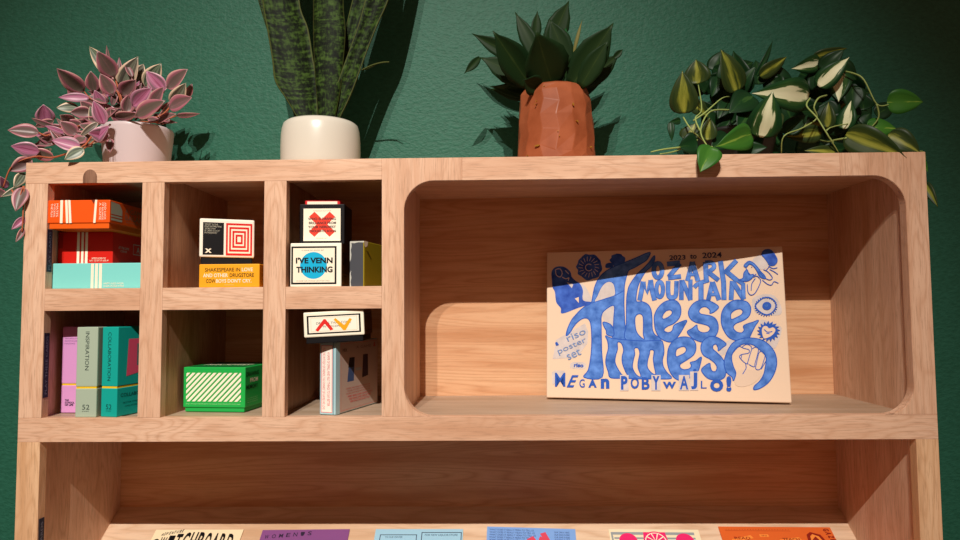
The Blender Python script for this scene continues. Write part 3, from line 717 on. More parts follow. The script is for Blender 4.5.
A.blob(c(tD, 9, [(330, 85), (350, 50), (390, 42), (420, 55), (460, 110), (467, 150), (440, 182), (400, 180), (380, 150), (352, 112)]), DEEP, 'painted_figure', edge=EDGE)
ey = c(tH, 9, [(272, 190), (300, 150), (345, 117), (400, 115), (448, 150), (455, 200), (420, 250), (370, 268), (310, 240)])
A.stroke(ey, 1.2, EDGE, True, 'painted_eye')
for i in range(34):
    a = math.tau*i/26; A.stroke([(765.8+9.6*math.cos(a), 306.6+8.2*math.sin(a)), (765.8+11.4*math.cos(a+.08), 306.6+9.9*math.sin(a+.08))], .9, EDGE, name='painted_eye', smooth=False)
A.blob(ell(766.7, 306, 4.5, 4.0), EDGE, 'painted_eye'); A.blob(ell(766.2, 305.4, 1.8, 1.6), BLUE, 'painted_eye')
hc = (768.4, 331.4)
A.blob([(hc[0]+(11.8 if i % 2 else 8.6)*math.cos(math.tau*i/34+.1*(i % 2)), hc[1]+(10.6 if i % 2 else 7.6)*math.sin(math.tau*i/34+.1*(i % 2))) for i in range(34)], EDGE, 'painted_sun', smooth=False)
A.blob(c(tH, 9, [(345, 475), (330, 410), (345, 375), (375, 372), (395, 392), (430, 382), (452, 408), (425, 450), (375, 477)]), CRM, 'painted_heart')
A.stroke(c(tH, 9, [(350, 400), (380, 425), (425, 420)]), 1.1, EDGE, name='painted_heart'); A.stroke(c(tH, 9, [(370, 435), (400, 440)]), .9, EDGE, name='painted_heart')
A.done()

# ------------------------------------------------------------------ flyers on the sloped display shelf
SN = Vector((0, -ang, 1)).normalized(); SU = Vector((0, 1, ang)).normalized(); SX = Vector((1, 0, 0))
S0 = Vector((0, D, pz(D)))
def on_slope(u, v):
    d = ray(u, v); t_ = (S0-CAM).dot(SN)/d.dot(SN); return CAM+d*t_
def flyer(label, tl, tr, col, L=.17, th=.0022, name='booklet'):
    a = on_slope(*tl); b = on_slope(*tr); e = (b-a).normalized(); u_ = SN.cross(e)
    w_ = (b-a).length
    o = bpy.data.objects.new(name, None); COL.objects.link(o); o.empty_display_size = .02
    o.matrix_world = Matrix.Translation(a-u_*L+SN*.0002) @ Matrix((e, u_, SN)).transposed().to_4x4()
    tagit(o, label, 'booklet', 'booklets lying on the sloped display shelf')
    obj('cover', bx(0, w_, 0, L, th*.55, th, .0002), paper('flyer_stock', col, .55), o)
    obj('pages', bx(.0006, w_-.0006, .0006, L-.0006, 0, th*.56), ink(236, 230, 216), o)
    return Print(o, w_, L, lambda p, q, e_: Vector((p, q, th+e_)))
P = flyer('cream booklet with bold black comic lettering at the left end of the sloped shelf', (156.5, 530.6), (244, 530.4), (240, 218, 180))
for i, ch in enumerate('ADVENTURE'): P.text(ch, .09+.027*i, .925+.005*i, .112+.027*i, .96+.005*i, BLK, .02, shear=.3)
for i, ch in enumerate('SWITCHBOARD'): P.text(ch, .03+.083*i, .74, .096+.083*i, .90+.055*min(1, i/4)+.012*math.sin(i*.5-1), BLK, .025)
P.text('STORIES FOR EVERYBODY', .1, .4, .9, .5, BLK); P.done()
P = flyer('purple booklet with dark capitals, second from the left on the sloped shelf', (263, 530.9), (350, 530), (132, 76, 132))
for i, ch in enumerate("WOMEN'S"): P.text(ch, .05+.08*i, .895+.006*i, .095+.08*i, .94+.006*i, ink(50, 36, 60), .01)
P.text('HISTORY', .1, .6, .9, .72, ink(50, 36, 60)); P.done()
P = flyer('light blue booklet with two dark ruled frames in the middle of the sloped shelf', (376, 530), (463.2, 530), (158, 200, 222))
P.frame(.06, .45, .48, .935, .0012, ink(52, 50, 72)); P.frame(.53, .3, .985, .962, .0012, ink(52, 50, 72))
P.text('TO OUR WINTER', .12, .895, .32, .915, ink(70, 90, 110)); P.text('FOR NEW LIQUOR STORE', .57, .915, .94, .94, ink(60, 70, 100)); P.done()
P = flyer('cornflower blue booklet with fine text and red lettering between light blue and grapefruit booklets', (487.2, 527.4), (575.2, 530.0), (126, 166, 226))
for i in range(9):
    P.text('WHAT DOES IT REALLY MEAN TO TELL US', .03, .955-.03*i, .53+.01*(i % 3), .975-.03*i, ink(52, 66, 120))
    P.text('OUR ZINE IS HERE', .76, .945-.03*i, .93, .963-.03*i, ink(52, 66, 120))
RX = ink(216, 74, 96)
for pts in ([(.60, .93), (.66, .95), (.74, .80), (.90, .60), (.84, .58), (.68, .78)], [(.58, .86), (.60, .90), (.86, .75), (.86, .70)], [(.45, .86), (.52, .90), (.58, .82), (.54, .74), (.46, .78)], [(.36, .80), (.42, .82), (.46, .62), (.38, .6)]): P.poly(pts, RX, name='printed_lettering')
P.done()
P = flyer('cream booklet with pink grapefruit slices between the blue and the orange booklet', (608.2, 530.0), (698, 530.6), (238, 224, 190))
GY = ink(150, 156, 160); PK = ink(232, 42, 110)
P.rect(.02, .935, .94, .965, GY); P.rect(.05, .885, .94, .905, GY)
P.rect(.02, .3, .04, .96, GY)
P.poly([(.38, .965), (.62, .965), (.64, .80), (.36, .80)], PK, name='printed_panel')
for cx_, cy_, r_ in ((.2, .865, .10), (.82, .865, .10), (.5, .855, .135)):
    P.disc(cx_, cy_, r_, PK, 'grapefruit_slice')
    if r_ > .12:
        P.disc(cx_, cy_, r_*.88, WH, 'grapefruit_slice')
        for k in range(10):
            a0 = math.tau*k/10+.06; a1 = math.tau*(k+1)/10-.06; q = r_*.82; asp = P.w/P.h
            P.poly([(cx_+.01*math.cos((a0+a1)/2), cy_+.01*asp*math.sin((a0+a1)/2)), (cx_+q*math.cos(a0), cy_+q*asp*math.sin(a0)), (cx_+q*math.cos(a1), cy_+q*asp*math.sin(a1))], PK, name='grapefruit_slice')
P.done()
P = flyer('orange booklet with dark red drawing, rightmost on the sloped shelf', (717.8, 527.4), (829.5, 528.2), (220, 100, 40))
OP = P
class Up:
    def __getattr__(s, n): return getattr(OP, n)
    def g(s, q): return 1-(1-q)*.5
    def text(s, t, a, b, c_, d, *r, **k): OP.text(t, a, s.g(b), c_, s.g(d), *r, **k)
    def rect(s, a, b, c_, d, *r): OP.rect(a, s.g(b), c_, s.g(d), *r)
    def poly(s, p, *r, **k): OP.poly([(x, s.g(y)) for x, y in p], *r, **k)
P = Up()
DR = ink(140, 34, 20); OR2 = ink(242, 140, 60)
P.text('. . . . . . . . . . . . . . . . . . . . . . . .', .06, .925, .62, .94, DR); P.rect(.05, .90, .63, .905, DR)
P.poly([(.08, .70), (.26, .80), (.28, .73), (.10, .63)], OR2); P.text('READ', .11, .70, .25, .76, DR, .02)
P.rect(.34, .76, .42, .82, OR2); P.text('IN', .36, .775, .40, .805, DR)
P.poly([(.50, .70), (.68, .76), (.70, .68), (.52, .62)], OR2); P.text('TEACH', .53, .68, .68, .74, DR, .02)
P.poly([(.74, .55), (.76, .82), (.80, .88), (.88, .82), (.92, .60), (.96, .5)], DR, name='printed_drawing')
P.poly([(.77, .58), (.785, .78), (.81, .83), (.86, .78), (.89, .6)], OR2, name='printed_drawing')
P.poly([(.79, .7), (.83, .78), (.86, .66)], DR, name='printed_drawing')
for i, ch in enumerate('GAZETTE'): P.text(ch, .925+.008*i, .90-.08*i, .975+.008*i, .96-.08*i, DR, .04, rot=-90)
P.done()

# ------------------------------------------------------------------ leaves
class Foliage:
    def __init__(s): s.bm = bmesh.new(); s.uv = s.bm.loops.layers.uv.new('UVMap'); s.u2 = s.bm.loops.layers.uv.new('kind')
    def leaf(s, b, t, wd, nrm, shape, fold=.25, curl=.12, kind=0.0, nl=10, rag=0.0, droop=0.0):
        b = Vector(b); t = Vector(t); ax = t-b; L = ax.length; ax.normalize()
        sd = ax.cross(nrm)
        if sd.length < 1e-4: sd = ax.cross(Vector((.3, .7, .2)))
        sd.normalize(); n = sd.cross(ax).normalized()
        rows = []; rnd = R.random(); m = 3
        for i in range(nl+1):
            q = i/nl; w_ = max(shape(q), .012)*wd*.5
            if rag: w_ *= 1+rag*math.sin(q*34+rnd*9)
            c_ = b+ax*L*q+n*L*curl*math.sin(math.pi*q)+n*L*droop*q*q
            row = []
            for j in range(-m, m+1):
                f_ = j/m
                row.append((s.bm.verts.new(c_+sd*w_*f_+n*(-fold*w_*(1-abs(f_))*1.0+.0*w_)+n*fold*w_*.25*math.sin(3*f_+rnd*6)), (f_*.5+.5, q)))
            rows.append(row)
        for a, c_ in zip(rows, rows[1:]):
            for j in range(2*m):
                q4 = (a[j], a[j+1], c_[j+1], c_[j]); f_ = s.bm.faces.new([v[0] for v in q4]); f_.smooth = True
                for lp, v in zip(f_.loops, q4): lp[s.uv].uv = v[1]; lp[s.u2].uv = (rnd, kind)
    def done(s, mat, parent, th=.0004):
        o = obj('foliage', s.bm, mat, parent)
        md = o.modifiers.new('thick', 'SOLIDIFY'); md.thickness = th; md.offset = 0
        return o
ovate = lambda q: (math.sin(math.pi*q**.72))**.85*(1 if q < .85 else (1-q)/.15*.35+.65) if 0 < q < 1 else 0
heart = lambda q: (max(0, math.sin(math.pi*min(1, (q+.012)**.60)))**.72)*(1-.18*q)*(1 if q < .8 else 1-(q-.8)*2.2) if q < 1 else 0
lance = lambda q: (math.sin(math.pi*min(1, (q+.10)/1.10))**.8)*(1-q**6) if q < 1 else 0
def leafmat(name, builder, rough=.4, spec=.5, trans=.0):
    m, nt, b = newmat(name, rough, None, spec); t = NT(nt)
    u = t.n('ShaderNodeUVMap'); u.uv_map = 'UVMap'; sx = t.n('ShaderNodeSeparateXYZ'); t.l(u.outputs[0], sx.inputs[0])
    k = t.n('ShaderNodeUVMap'); k.uv_map = 'kind'; kx = t.n('ShaderNodeSeparateXYZ'); t.l(k.outputs[0], kx.inputs[0])
    d = t.math('MULTIPLY', t.math('ABSOLUTE', t.math('SUBTRACT', sx.outputs[0], .5)), 2.0)
    tc = t.n('ShaderNodeTexCoord')
    t.l(builder(t, d, sx.outputs[0], sx.outputs[1], kx.outputs[0], kx.outputs[1], tc.outputs['Object']), b.inputs['Base Color'])
    return m
def along_noise(t, U, Vv, rnd, su, sv, detail=3):
    cb_ = t.n('ShaderNodeCombineXYZ'); t.l(t.math('MULTIPLY', U, su), cb_.inputs[0]); t.l(t.math('MULTIPLY', Vv, sv), cb_.inputs[1]); t.l(t.math('MULTIPLY', rnd, 37.0), cb_.inputs[2])
    n_ = t.n('ShaderNodeTexNoise'); n_.inputs['Scale'].default_value = 1; n_.inputs['Detail'].default_value = detail; t.l(cb_.outputs[0], n_.inputs[0]); return n_.outputs[0]
def trad(t, d, U, Vv, rnd, kind, ob):
    nz = along_noise(t, U, Vv, rnd, 9, 1.2)
    dd = t.math('ADD', d, t.math('MULTIPLY', t.math('SUBTRACT', nz, .5), .75))
    A_ = t.ramp(dd, [(0, (104, 84, 78)), (.10, (82, 78, 66)), (.50, (98, 84, 74)), (.64, (146, 84, 98)), (.86, (172, 104, 116)), (1, (212, 164, 152))])
    B_ = t.ramp(dd, [(0, (150, 70, 104)), (.2, (190, 118, 154)), (.5, (166, 98, 132)), (.66, (112, 96, 98)), (.84, (192, 128, 158)), (1, (222, 182, 190))])
    C_ = t.ramp(dd, [(0, (60, 82, 62)), (.25, (122, 138, 112)), (.42, (48, 68, 50)), (.66, (84, 100, 78)), (.84, (222, 200, 168)), (1, (230, 196, 168))])
    c_ = t.mix(t.math('GREATER_THAN', kind, .5), A_, B_); c_ = t.mix(t.math('GREATER_THAN', kind, 1.5), c_, C_)
    c_ = t.mix(t.math('MULTIPLY', rnd, .25), c_, srgb((150, 90, 110)))
    g_ = t.n('ShaderNodeNewGeometry')
    return t.mix(t.math('MULTIPLY', g_.outputs['Backfacing'], .35), c_, srgb((150, 84, 110)))
def phil(t, d, U, Vv, rnd, kind, ob):
    nz = along_noise(t, U, Vv, rnd, 7, 1.6, 4)
    dd = t.math('ADD', d, t.math('MULTIPLY', t.math('SUBTRACT', nz, .5), 1.1))
    dk = t.ramp(dd, [(0, (46, 80, 36)), (.08, (20, 56, 26)), (1, (14, 42, 22))])
    ye = t.ramp(dd, [(0, (150, 152, 60)), (.2, (112, 118, 40)), (.34, (58, 70, 28)), (.7, (38, 54, 24)), (1, (50, 62, 30))])
    cr = t.ramp(dd, [(0, (240, 240, 200)), (.34, (228, 230, 188)), (.42, (60, 92, 44)), (.7, (24, 64, 30)), (1, (20, 54, 28))])
    li = t.ramp(dd, [(0, (130, 160, 62)), (.1, (64, 116, 36)), (1, (44, 98, 32))])
    c_ = t.mix(t.math('GREATER_THAN', kind, .5), dk, ye); c_ = t.mix(t.math('GREATER_THAN', kind, 1.5), c_, cr); c_ = t.mix(t.math('GREATER_THAN', kind, 2.5), c_, li)
    return t.mix(t.math('MULTIPLY', rnd, .2), c_, srgb((36, 60, 26)))
def agav(t, d, U, Vv, rnd, kind, ob):
    nz = along_noise(t, U, Vv, rnd, 5, 3)
    a = t.ramp(t.math('ADD', d, t.math('MULTIPLY', nz, .2)), [(0, (66, 82, 38)), (.16, (34, 54, 24)), (1, (24, 46, 22))])
    b_ = t.ramp(d, [(0, (24, 92, 36)), (1, (12, 72, 30))])
    o_ = t.ramp(d, [(0, (120, 110, 50)), (1, (84, 88, 36))])
    c_ = t.mix(t.math('GREATER_THAN', kind, .5), a, b_); c_ = t.mix(t.math('GREATER_THAN', kind, 1.5), c_, o_)
    return t.mix(t.math('MULTIPLY', rnd, .3), c_, srgb((14, 40, 22)))
def snake(t, d, U, Vv, rnd, kind, ob):
    nz = along_noise(t, U, Vv, rnd, 3.0, 70, 5); n2 = along_noise(t, U, Vv, rnd, 14, 60, 6)
    m_ = t.math('ADD', nz, t.math('MULTIPLY', t.math('SUBTRACT', n2, .5), .9))
    c_ = t.ramp(m_, [(.32, (12, 18, 10)), (.48, (26, 38, 16)), (.66, (52, 74, 28)), (.9, (68, 92, 40))])
    e_ = t.ramp(d, [(.93, (0, 0, 0, 1)), (.97, (1, 1, 1, 1))])
    return t.mix(t.math('MULTIPLY', e_, .8), c_, srgb((78, 84, 44)))

def facing(p, jit):
    n_ = (CAM-Vector(p)).normalized()
    return (n_+Vector((R.uniform(-jit, jit), R.uniform(-.2, .2), R.uniform(-jit, jit)+.15))).normalized()
def trace_leaves(F_, off, s_, rows, wscale=1.0, shape=ovate, jit=.5, **k):
    for r in rows:
        bx_, by_, tx_, ty_, wd, kd = r[:6]; yb = r[6] if len(r) > 6 else .10; yt = r[7] if len(r) > 7 else yb-.012
        yb, yt = back(yb), back(yt)
        b_ = at(off[0]+bx_/s_, off[1]+by_/s_, yb); t_ = at(off[0]+tx_/s_, off[1]+ty_/s_, yt)
        sc_ = (yb-CAM.y)/F
        F_.leaf(b_, t_, wd/s_*sc_*wscale, facing(b_, jit), shape, kind=kd, **k)

# --- pink spiderwort in white pot
pc = Vector((.0895, .139, 0))
pot1 = thing('potted_spiderwort', 'trailing pink and green striped plant in a tapered white pot at the left end', 'potted plant', pc)
potm, _, _ = newmat('white_glazed_ceramic', .35, (208, 192, 194), .5)
bm = lathe([(.0450, .0), (.0465, .003), (.0535, .070), (.0540, .0735), (.0530, .0755), (.0516, .0735), (.0505, .068), (.0495, .060)], 64, kz=1.128)
obj('pot', bm, potm, pot1, True)
soil = paper('potting_soil', (52, 38, 30), .9, 14)
obj('soil', lathe([(.0460, .056), (.0498, .064), (.03, .067)], 32, kz=1.128), soil, pot1)
F1 = Foliage()
o1, s1 = (0, 30), 3.175
rows = [
 (362,152,283,52,36,2,.10,.10),(364,150,308,66,46,0,.08,.06),(268,196,180,122,50,0,.07,.05),(262,200,196,140,34,2,.09,.09),(285,216,185,214,24,1,.06,.05),(250,246,178,248,28,2,.06,.05),
 (292,262,222,262,32,0,.05,.04),(236,302,190,270,34,0,.05,.03),(298,196,288,130,34,0,.07,.06),(358,206,318,138,38,0,.06,.05),(382,190,438,84,46,2,.11,.10),(430,165,456,108,34,2,.12,.12),
 (462,182,512,106,44,2,.11,.10),(522,194,464,130,42,1,.08,.07),(530,184,596,124,42,0,.11,.10),(545,238,590,168,36,2,.10,.09),(536,246,610,214,42,0,.08,.07),(592,215,610,170,18,0,.13,.13),
 (430,272,525,224,44,0,.05,.04),(366,276,440,264,28,0,.06,.05),(386,208,432,158,42,0,.08,.07),(420,242,482,184,42,1,.07,.06),(480,244,520,180,34,0,.08,.07),(330,300,296,224,36,1,.04,.03),
 (348,226,280,210,28,0,.07,.06),(302,240,330,160,30,0,.08,.07),(560,272,636,265,14,0,.08,.07),(500,292,560,266,24,0,.06,.05),(146,296,138,236,44,1,.05,.04),(124,326,24,318,40,0,.03,.02),
 (186,346,120,340,36,0,.04,.03),(126,386,34,368,38,1,.02,.01),(172,406,88,380,32,0,.03,.02),(102,412,30,448,38,0,.01,.0),(78,455,44,500,26,2,.01,.0),(256,372,164,350,38,1,.0,-.01),
 (345,336,282,326,42,1,.02,.01),(300,352,348,304,32,1,.02,.01),(266,376,205,412,32,2,.0,-.01),(246,332,190,290,34,0,.04,.03),(262,302,196,296,26,0,.05,.04),(350,345,350,390,20,0,.03,.025),
 (330,275,375,250,26,0,.07,.06),(400,262,410,205,34,0,.08,.08),(452,250,400,200,36,0,.09,.08),(500,215,470,165,34,0,.10,.10),(420,150,395,105,16,0,.10,.10),(345,130,338,48,10,0,.12,.12),(385,150,378,86,12,0,.12,.12),
 (300,270,255,225,34,0,.06,.05),(330,250,300,190,30,1,.07,.06),(215,330,150,300,28,0,.05,.04),(270,340,230,360,30,0,.03,.02),(310,320,250,300,28,0,.04,.03),(470,280,520,300,18,0,.07,.06),(540,290,500,270,20,0,.09,.08),
 (390,290,350,250,30,0,.07,.06),(440,215,470,180,30,1,.09,.09),(505,260,470,225,28,0,.09,.09),(350,180,330,120,30,0,.10,.10),(250,215,215,180,30,0,.09,.08),(575,215,550,190,30,0,.12,.12)]
trace_leaves(F1, o1, s1, rows, wscale=1.3, shape=ovate, jit=.45, fold=.28, curl=.07)
rows = [(22,345,0,306,26,1,.02,.01),(78,338,2,372,22,2,.015,.0),(76,340,50,418,48,0,.0,-.012),(80,436,36,476,24,1,.0,-.01),(76,470,50,516,18,0,.0,-.01),(20,365,-30,350,30,0,.02,.01),(-10,330,-40,380,30,1,.02,.01)]
trace_leaves(F1, (0, 80), 3.18, rows, shape=ovate, jit=.4, fold=.35, curl=.07)
for i in range(34):
    b0 = at(o1[0]+R.uniform(150, 350)/s1, o1[1]+R.uniform(270, 385)/s1, R.uniform(.045, .09)); a = R.uniform(.5, 1.5)*math.pi
    u_ = Vector((math.cos(a), R.uniform(-.2, .2), math.sin(a)*.5+.1)).normalized()*R.uniform(.028, .04)
    if (b0+u_).z < .004: u_.z = abs(u_.z)
    F1.leaf(b0, b0+u_, R.uniform(.009, .014), facing(b0, .6), ovate, .3, .1, R.choice((0, 0, 0, 1, 2)))
for i in range(60):
    a = R.uniform(-.15, 1.15)*math.pi; b0 = at(o1[0]+R.uniform(300, 520)/s1, o1[1]+R.uniform(200, 295)/s1, R.uniform(.12, .18))
    u_ = Vector((math.cos(a)*R.uniform(.5, 1), R.uniform(-.2, .2), math.sin(a)*.8+.2)).normalized()*R.uniform(.028, .04)
    F1.leaf(b0, b0+u_, R.uniform(.009, .014), facing(b0, .6), ovate, .3, .1, R.choice((0, 0, 0, 1, 2)))
lm1 = leafmat('spiderwort_leaf', trad, .42)
f_ = F1.done(lm1, pot1); f_.matrix_parent_inverse = Matrix.Translation(-pc)
stm = paper('spiderwort_stem', (176, 96, 66), .5)
for q in ([(395,288,.10),(340,262,.08),(260,302,.05),(190,312,.04),(150,296,.05)], [(370,290,.09),(300,330,.03),(260,372,.0),(172,404,.02),(110,402,.01),(40,430,.0),(10,500,.0)], [(395,288,.10),(386,220,.08),(364,152,.09),(345,125,.12)], [(430,285,.10),(470,240,.09),(522,196,.09)], [(460,285,.10),(510,272,.08),(540,244,.09),(575,200,.11)], [(385,285,.10),(330,250,.08),(285,216,.06),(268,196,.07)], [(410,285,.10),(425,220,.10),(430,165,.11)], [(350,300,.05),(300,352,.02),(266,376,.0)], [(395,285,.1),(375,200,.08),(350,180,.1)], [(190,312,.04),(150,335,.03),(124,326,.03)], [(440,290,.1),(500,292,.06),(560,272,.08)]):
    bm = tube([at(o1[0]+a/s1, o1[1]+b/s1, back(y_)) for a, b, y_ in q], .0016, None, 6)
    f_ = obj('stem', bm, stm, pot1, True); f_.matrix_parent_inverse = Matrix.Translation(-pc)
bm = tube([at(12, 190, .0), at(18, 200, -.004), at(24, 186, .0), at(23, 215, -.004), at(22, 232, -.004)], .0014, None, 6)
f_ = obj('stem', bm, stm, pot1, True); f_.matrix_parent_inverse = Matrix.Translation(-pc)

# --- snake plant in white bowl
pc = Vector((.3975, .141, 0))
pot2 = thing('snake_plant', 'tall mottled green sword-leaved plant in a rounded white bowl', 'potted plant', pc)
potw, _, _ = newmat('white_satin_ceramic', .28, (208, 203, 190), .45)
bm = lathe([(.050, 0), (.0575, .003), (.0612, .010), (.0626, .022), (.0628, .046), (.0623, .060), (.0610, .0705), (.0588, .0775), (.0555, .0800), (.0525, .0780), (.0508, .066)], 72, kz=1.123)
obj('pot', bm, potw, pot2, True); obj('soil', lathe([(.048, .060), (.0510, .068), (.02, .070)], 32, kz=1.123), soil, pot2)
bm = bmesh.new(); uvl = bm.loops.layers.uv.new('UVMap'); u2l = bm.loops.layers.uv.new('kind')
def blade(rows, y0, y1, cup=.25, zbase=.080):
    rn = R.random(); n = len(rows); pts = cat([(r[0], r[1], r[2]) for r in rows], 5); N = len(pts); m = 3; grid = []
    for i, p in enumerate(pts):
        q = i/(N-1); y_ = y0+(y1-y0)*q+DY
        a = at(p[1], p[0], y_); b_ = at(p[2], p[0], y_); hw = (b_-a).length/2; row = []
        for j in range(-m, m+1):
            f_ = j/m; pp = a.lerp(b_, f_*.5+.5); pp.y += cup*hw*(1-f_*f_)-(cup*hw)*.5
            row.append((bm.verts.new(pp), (f_*.5+.5, -.12+q*1.0)))
        grid.append(row)
    for a, c_ in zip(grid, grid[1:]):
        for j in range(2*m):
            q4 = (a[j], a[j+1], c_[j+1], c_[j]); f_ = bm.faces.new([v[0] for v in q4]); f_.smooth = True
            for lp, v in zip(f_.loops, q4): lp[uvl].uv = v[1]; lp[u2l].uv = (rn, 0)
blade([(122,300,318),(100,287,318),(82,276,318),(60,273,314),(30,268,309),(0,263,300),(-70,256,302),(-150,256,300),(-220,268,284),(-260,276,277)], .10, .11, .3)
blade([(122,296,306),(80,284,292),(50,274,284),(20,264,275),(-10,256,266),(-60,248,256),(-90,248,249)], .125, .13, .2)
blade([(122,319,334),(90,316,340),(60,314,343),(30,313,345),(0,313,343),(-80,312,344),(-160,314,340),(-230,324,332),(-260,328,329)], .085, .09, -.25)
blade([(122,329,338),(98,333,350),(75,341,359),(50,350,368),(25,359,378),(0,366,389),(-40,378,399),(-90,389,409),(-140,401,417),(-190,414,422),(-210,419,420)], .09, .085, .45)
blade([(122,325,336),(75,333,350),(50,341,359),(0,353,380),(-60,371,389),(-120,386,394),(-140,391,392)], .115, .115, .3)  # extra blade behind its neighbour, added so its shadow fills the wall gap
blade([(122,331,337),(80,336,345),(50,344,355),(20,351,366),(0,361,374),(-30,372,379),(-50,379,380)], .125, .13, .2)
blade([(70,361,365),(65,372,376),(62.4,382,384),(62,389,389.5)], .088, .07, .2)
f_ = obj('foliage', bm, leafmat('snake_plant_leaf', snake, .6, .1), pot2)
f_.matrix_parent_inverse = Matrix.Translation(-pc); md = f_.modifiers.new('thick', 'SOLIDIFY'); md.thickness = .0022; md.offset = 0

# --- faceted terracotta pot
pc = Vector((.7885, .144, 0))
pot3 = thing('leafy_potted_plant', 'dark pointed green leaves in a faceted terracotta pot with gold flecks', 'potted plant', pc)
bm = bmesh.new(); RR = random.Random(3)
prof = [(.0585, 0.001), (.0630, .012), (.0622, .032), (.0615, .056), (.0605, .078), (.0592, .100), (.0568, .117), (.0520, .129), (.0430, .1335)]
n = 15; rings = []
for i, (r_, z_) in enumerate(prof):
    off_ = RR.random()*.5+(i % 2)*.5
    r_ *= KX; z_ *= 1.087; rings.append([bm.verts.new(((r_+RR.uniform(-.0016, .0016))*math.cos(math.tau*(k+off_*.35)/n), (r_+RR.uniform(-.0012, .0012))*math.sin(math.tau*(k+off_*.35)/n), z_+(RR.uniform(-.006, .006) if 0 < i < 7 else 0))) for k in range(n)])
for a, b_ in zip(rings, rings[1:]):
    for k in range(n): bm.faces.new((a[k], a[(k+1) % n], b_[(k+1) % n], b_[k]))
bm.faces.new(rings[0][::-1]); bm.faces.new(rings[-1])
bmesh.ops.bevel(bm, geom=list(bm.edges), offset=.0009, segments=1, affect='EDGES')
terra, nt_, b_ = newmat('terracotta_glaze', .42, (150, 78, 48), .2)
tt = NT(nt_); tcc = tt.n('ShaderNodeTexCoord'); nn = tt.n('ShaderNodeTexNoise'); nn.inputs['Scale'].default_value = 26; nn.inputs['Detail'].default_value = 5
tt.l(tcc.outputs['Object'], nn.inputs[0]); tt.l(tt.ramp(nn.outputs[0], [(.35, (140, 72, 42)), (.65, (160, 88, 56))]), b_.inputs['Base Color'])
obj('pot', bm, terra, pot3)
obj('soil', lathe([(.030, .130), (.040, .1342), (.01, .136)], 20, kz=1.087), soil, pot3)
gold, _, gb = newmat('gold_leaf', .25, (200, 150, 60)); gb.inputs['Metallic'].default_value = .6
for u_, v_, w_, h_, a_ in ((537,145.5,6.5,2,.05),(527,155.5,2,1,0),(573.5,104,1.6,3.6,.2),(577.5,121,3.6,1.6,-.6),(532,90.5,1.9,1.9,0),(536,101,1.4,1.4,0),(534.8,104,1.2,1,0),(558,130.8,1,1,0),(559.5,135.6,1.1,1,0),(592,147,1.8,1.8,0),(544,86,2,1,.3)):
    # set the fleck on the pot's front where it is seen
    d_ = ray(u_, v_); rel = CAM-pc; rr = .0655 if v_ > 95 else (.0610 if v_ > 88 else .0575)
    if v_ > 140: rr = .0665
    A2 = d_.x**2+d_.y**2; B2 = 2*(rel.x*d_.x+rel.y*d_.y); C2 = rel.x**2+rel.y**2-rr*rr
    disc = B2*B2-4*A2*C2
    if disc <= 0: continue
    p_ = CAM+d_*((-B2-math.sqrt(disc))/(2*A2)); nr = (p_-pc); nr.z = 0; nr.normalize(); tg = Vector((-nr.y, nr.x, 0)); uz = Vector((0, 0, 1))
    bm = bmesh.new(); px_ = .0014; N = 12; ca, sa = math.cos(a_), math.sin(a_)
    rim = []; rim2 = []
    for k in range(N):
        x_, z_ = w_/2*px_*math.cos(math.tau*k/N), h_/2*px_*math.sin(math.tau*k/N)
        q_ = tg*(x_*ca-z_*sa)+uz*(x_*sa+z_*ca)
        rim.append(bm.verts.new(p_-pc+q_*1.0-nr*.003)); rim2.append(bm.verts.new(p_-pc+q_+nr*.0002))
    bm.faces.new(rim2); 
    for k in range(N): bm.faces.new((rim[k], rim[(k+1) % N], rim2[(k+1) % N], rim2[k]))
    obj('gold_fleck', bm, gold, pot3)
F3 = Foliage(); o3, s3 = (440, 0), 3.0
rows = [(272,258,158,92,74,0,.09,.04),(340,262,288,92,108,0,.08,.03),(285,250,120,172,64,0,.10,.09),(262,190,95,100,40,0,.13,.13),(300,190,225,35,40,0,.12,.12),(302,160,232,66,24,0,.14,.14),(284,130,292,32,26,0,.15,.15),(322,150,387,2,54,0,.12,.12),
 (385,190,330,58,54,0,.10,.09),(398,170,427,58,9,2,.12,.12),(392,262,521,68,78,0,.08,.05),(420,262,505,120,50,0,.07,.05),(425,262,540,160,46,0,.11,.10),(365,160,378,84,34,1,.11,.11),(400,190,500,90,30,1,.12,.11),(300,262,240,150,60,0,.12,.12),(360,262,400,150,60,0,.12,.12),
 (320,260,300,150,60,0,.13,.13),(420,262,330,140,60,0,.13,.13),(262,262,180,200,50,0,.13,.13),(350,200,310,100,50,0,.13,.13),(300,265,250,240,50,0,.07,.05)]
trace_leaves(F3, o3, s3, rows, shape=lance, jit=.25, fold=.22, curl=.05, rag=.03, wscale=1.3)
trace_leaves(F3, o3, s3, [(120,172,72,221,26,0,.09,.085),(520,175,549,148,20,0,.10,.10)], shape=lance, jit=.3, fold=.3, curl=.1)
for i in range(26):
    a = R.uniform(-.05, 1.05)*math.pi; b0 = pc+Vector((math.cos(a)*.02, R.uniform(-.01, .03), .143))
    u_ = Vector((math.cos(a), R.uniform(-.1, .35), math.sin(a)*.75+.05)).normalized()*R.uniform(.065, .095)
    F3.leaf(b0, b0+u_, R.uniform(.022, .03), facing(b0, .4), lance, .25, .08, 0, rag=.03)
f_ = F3.done(leafmat('dark_glossy_leaf', agav, .5, .12), pot3, .0006); f_.matrix_parent_inverse = Matrix.Translation(-pc)

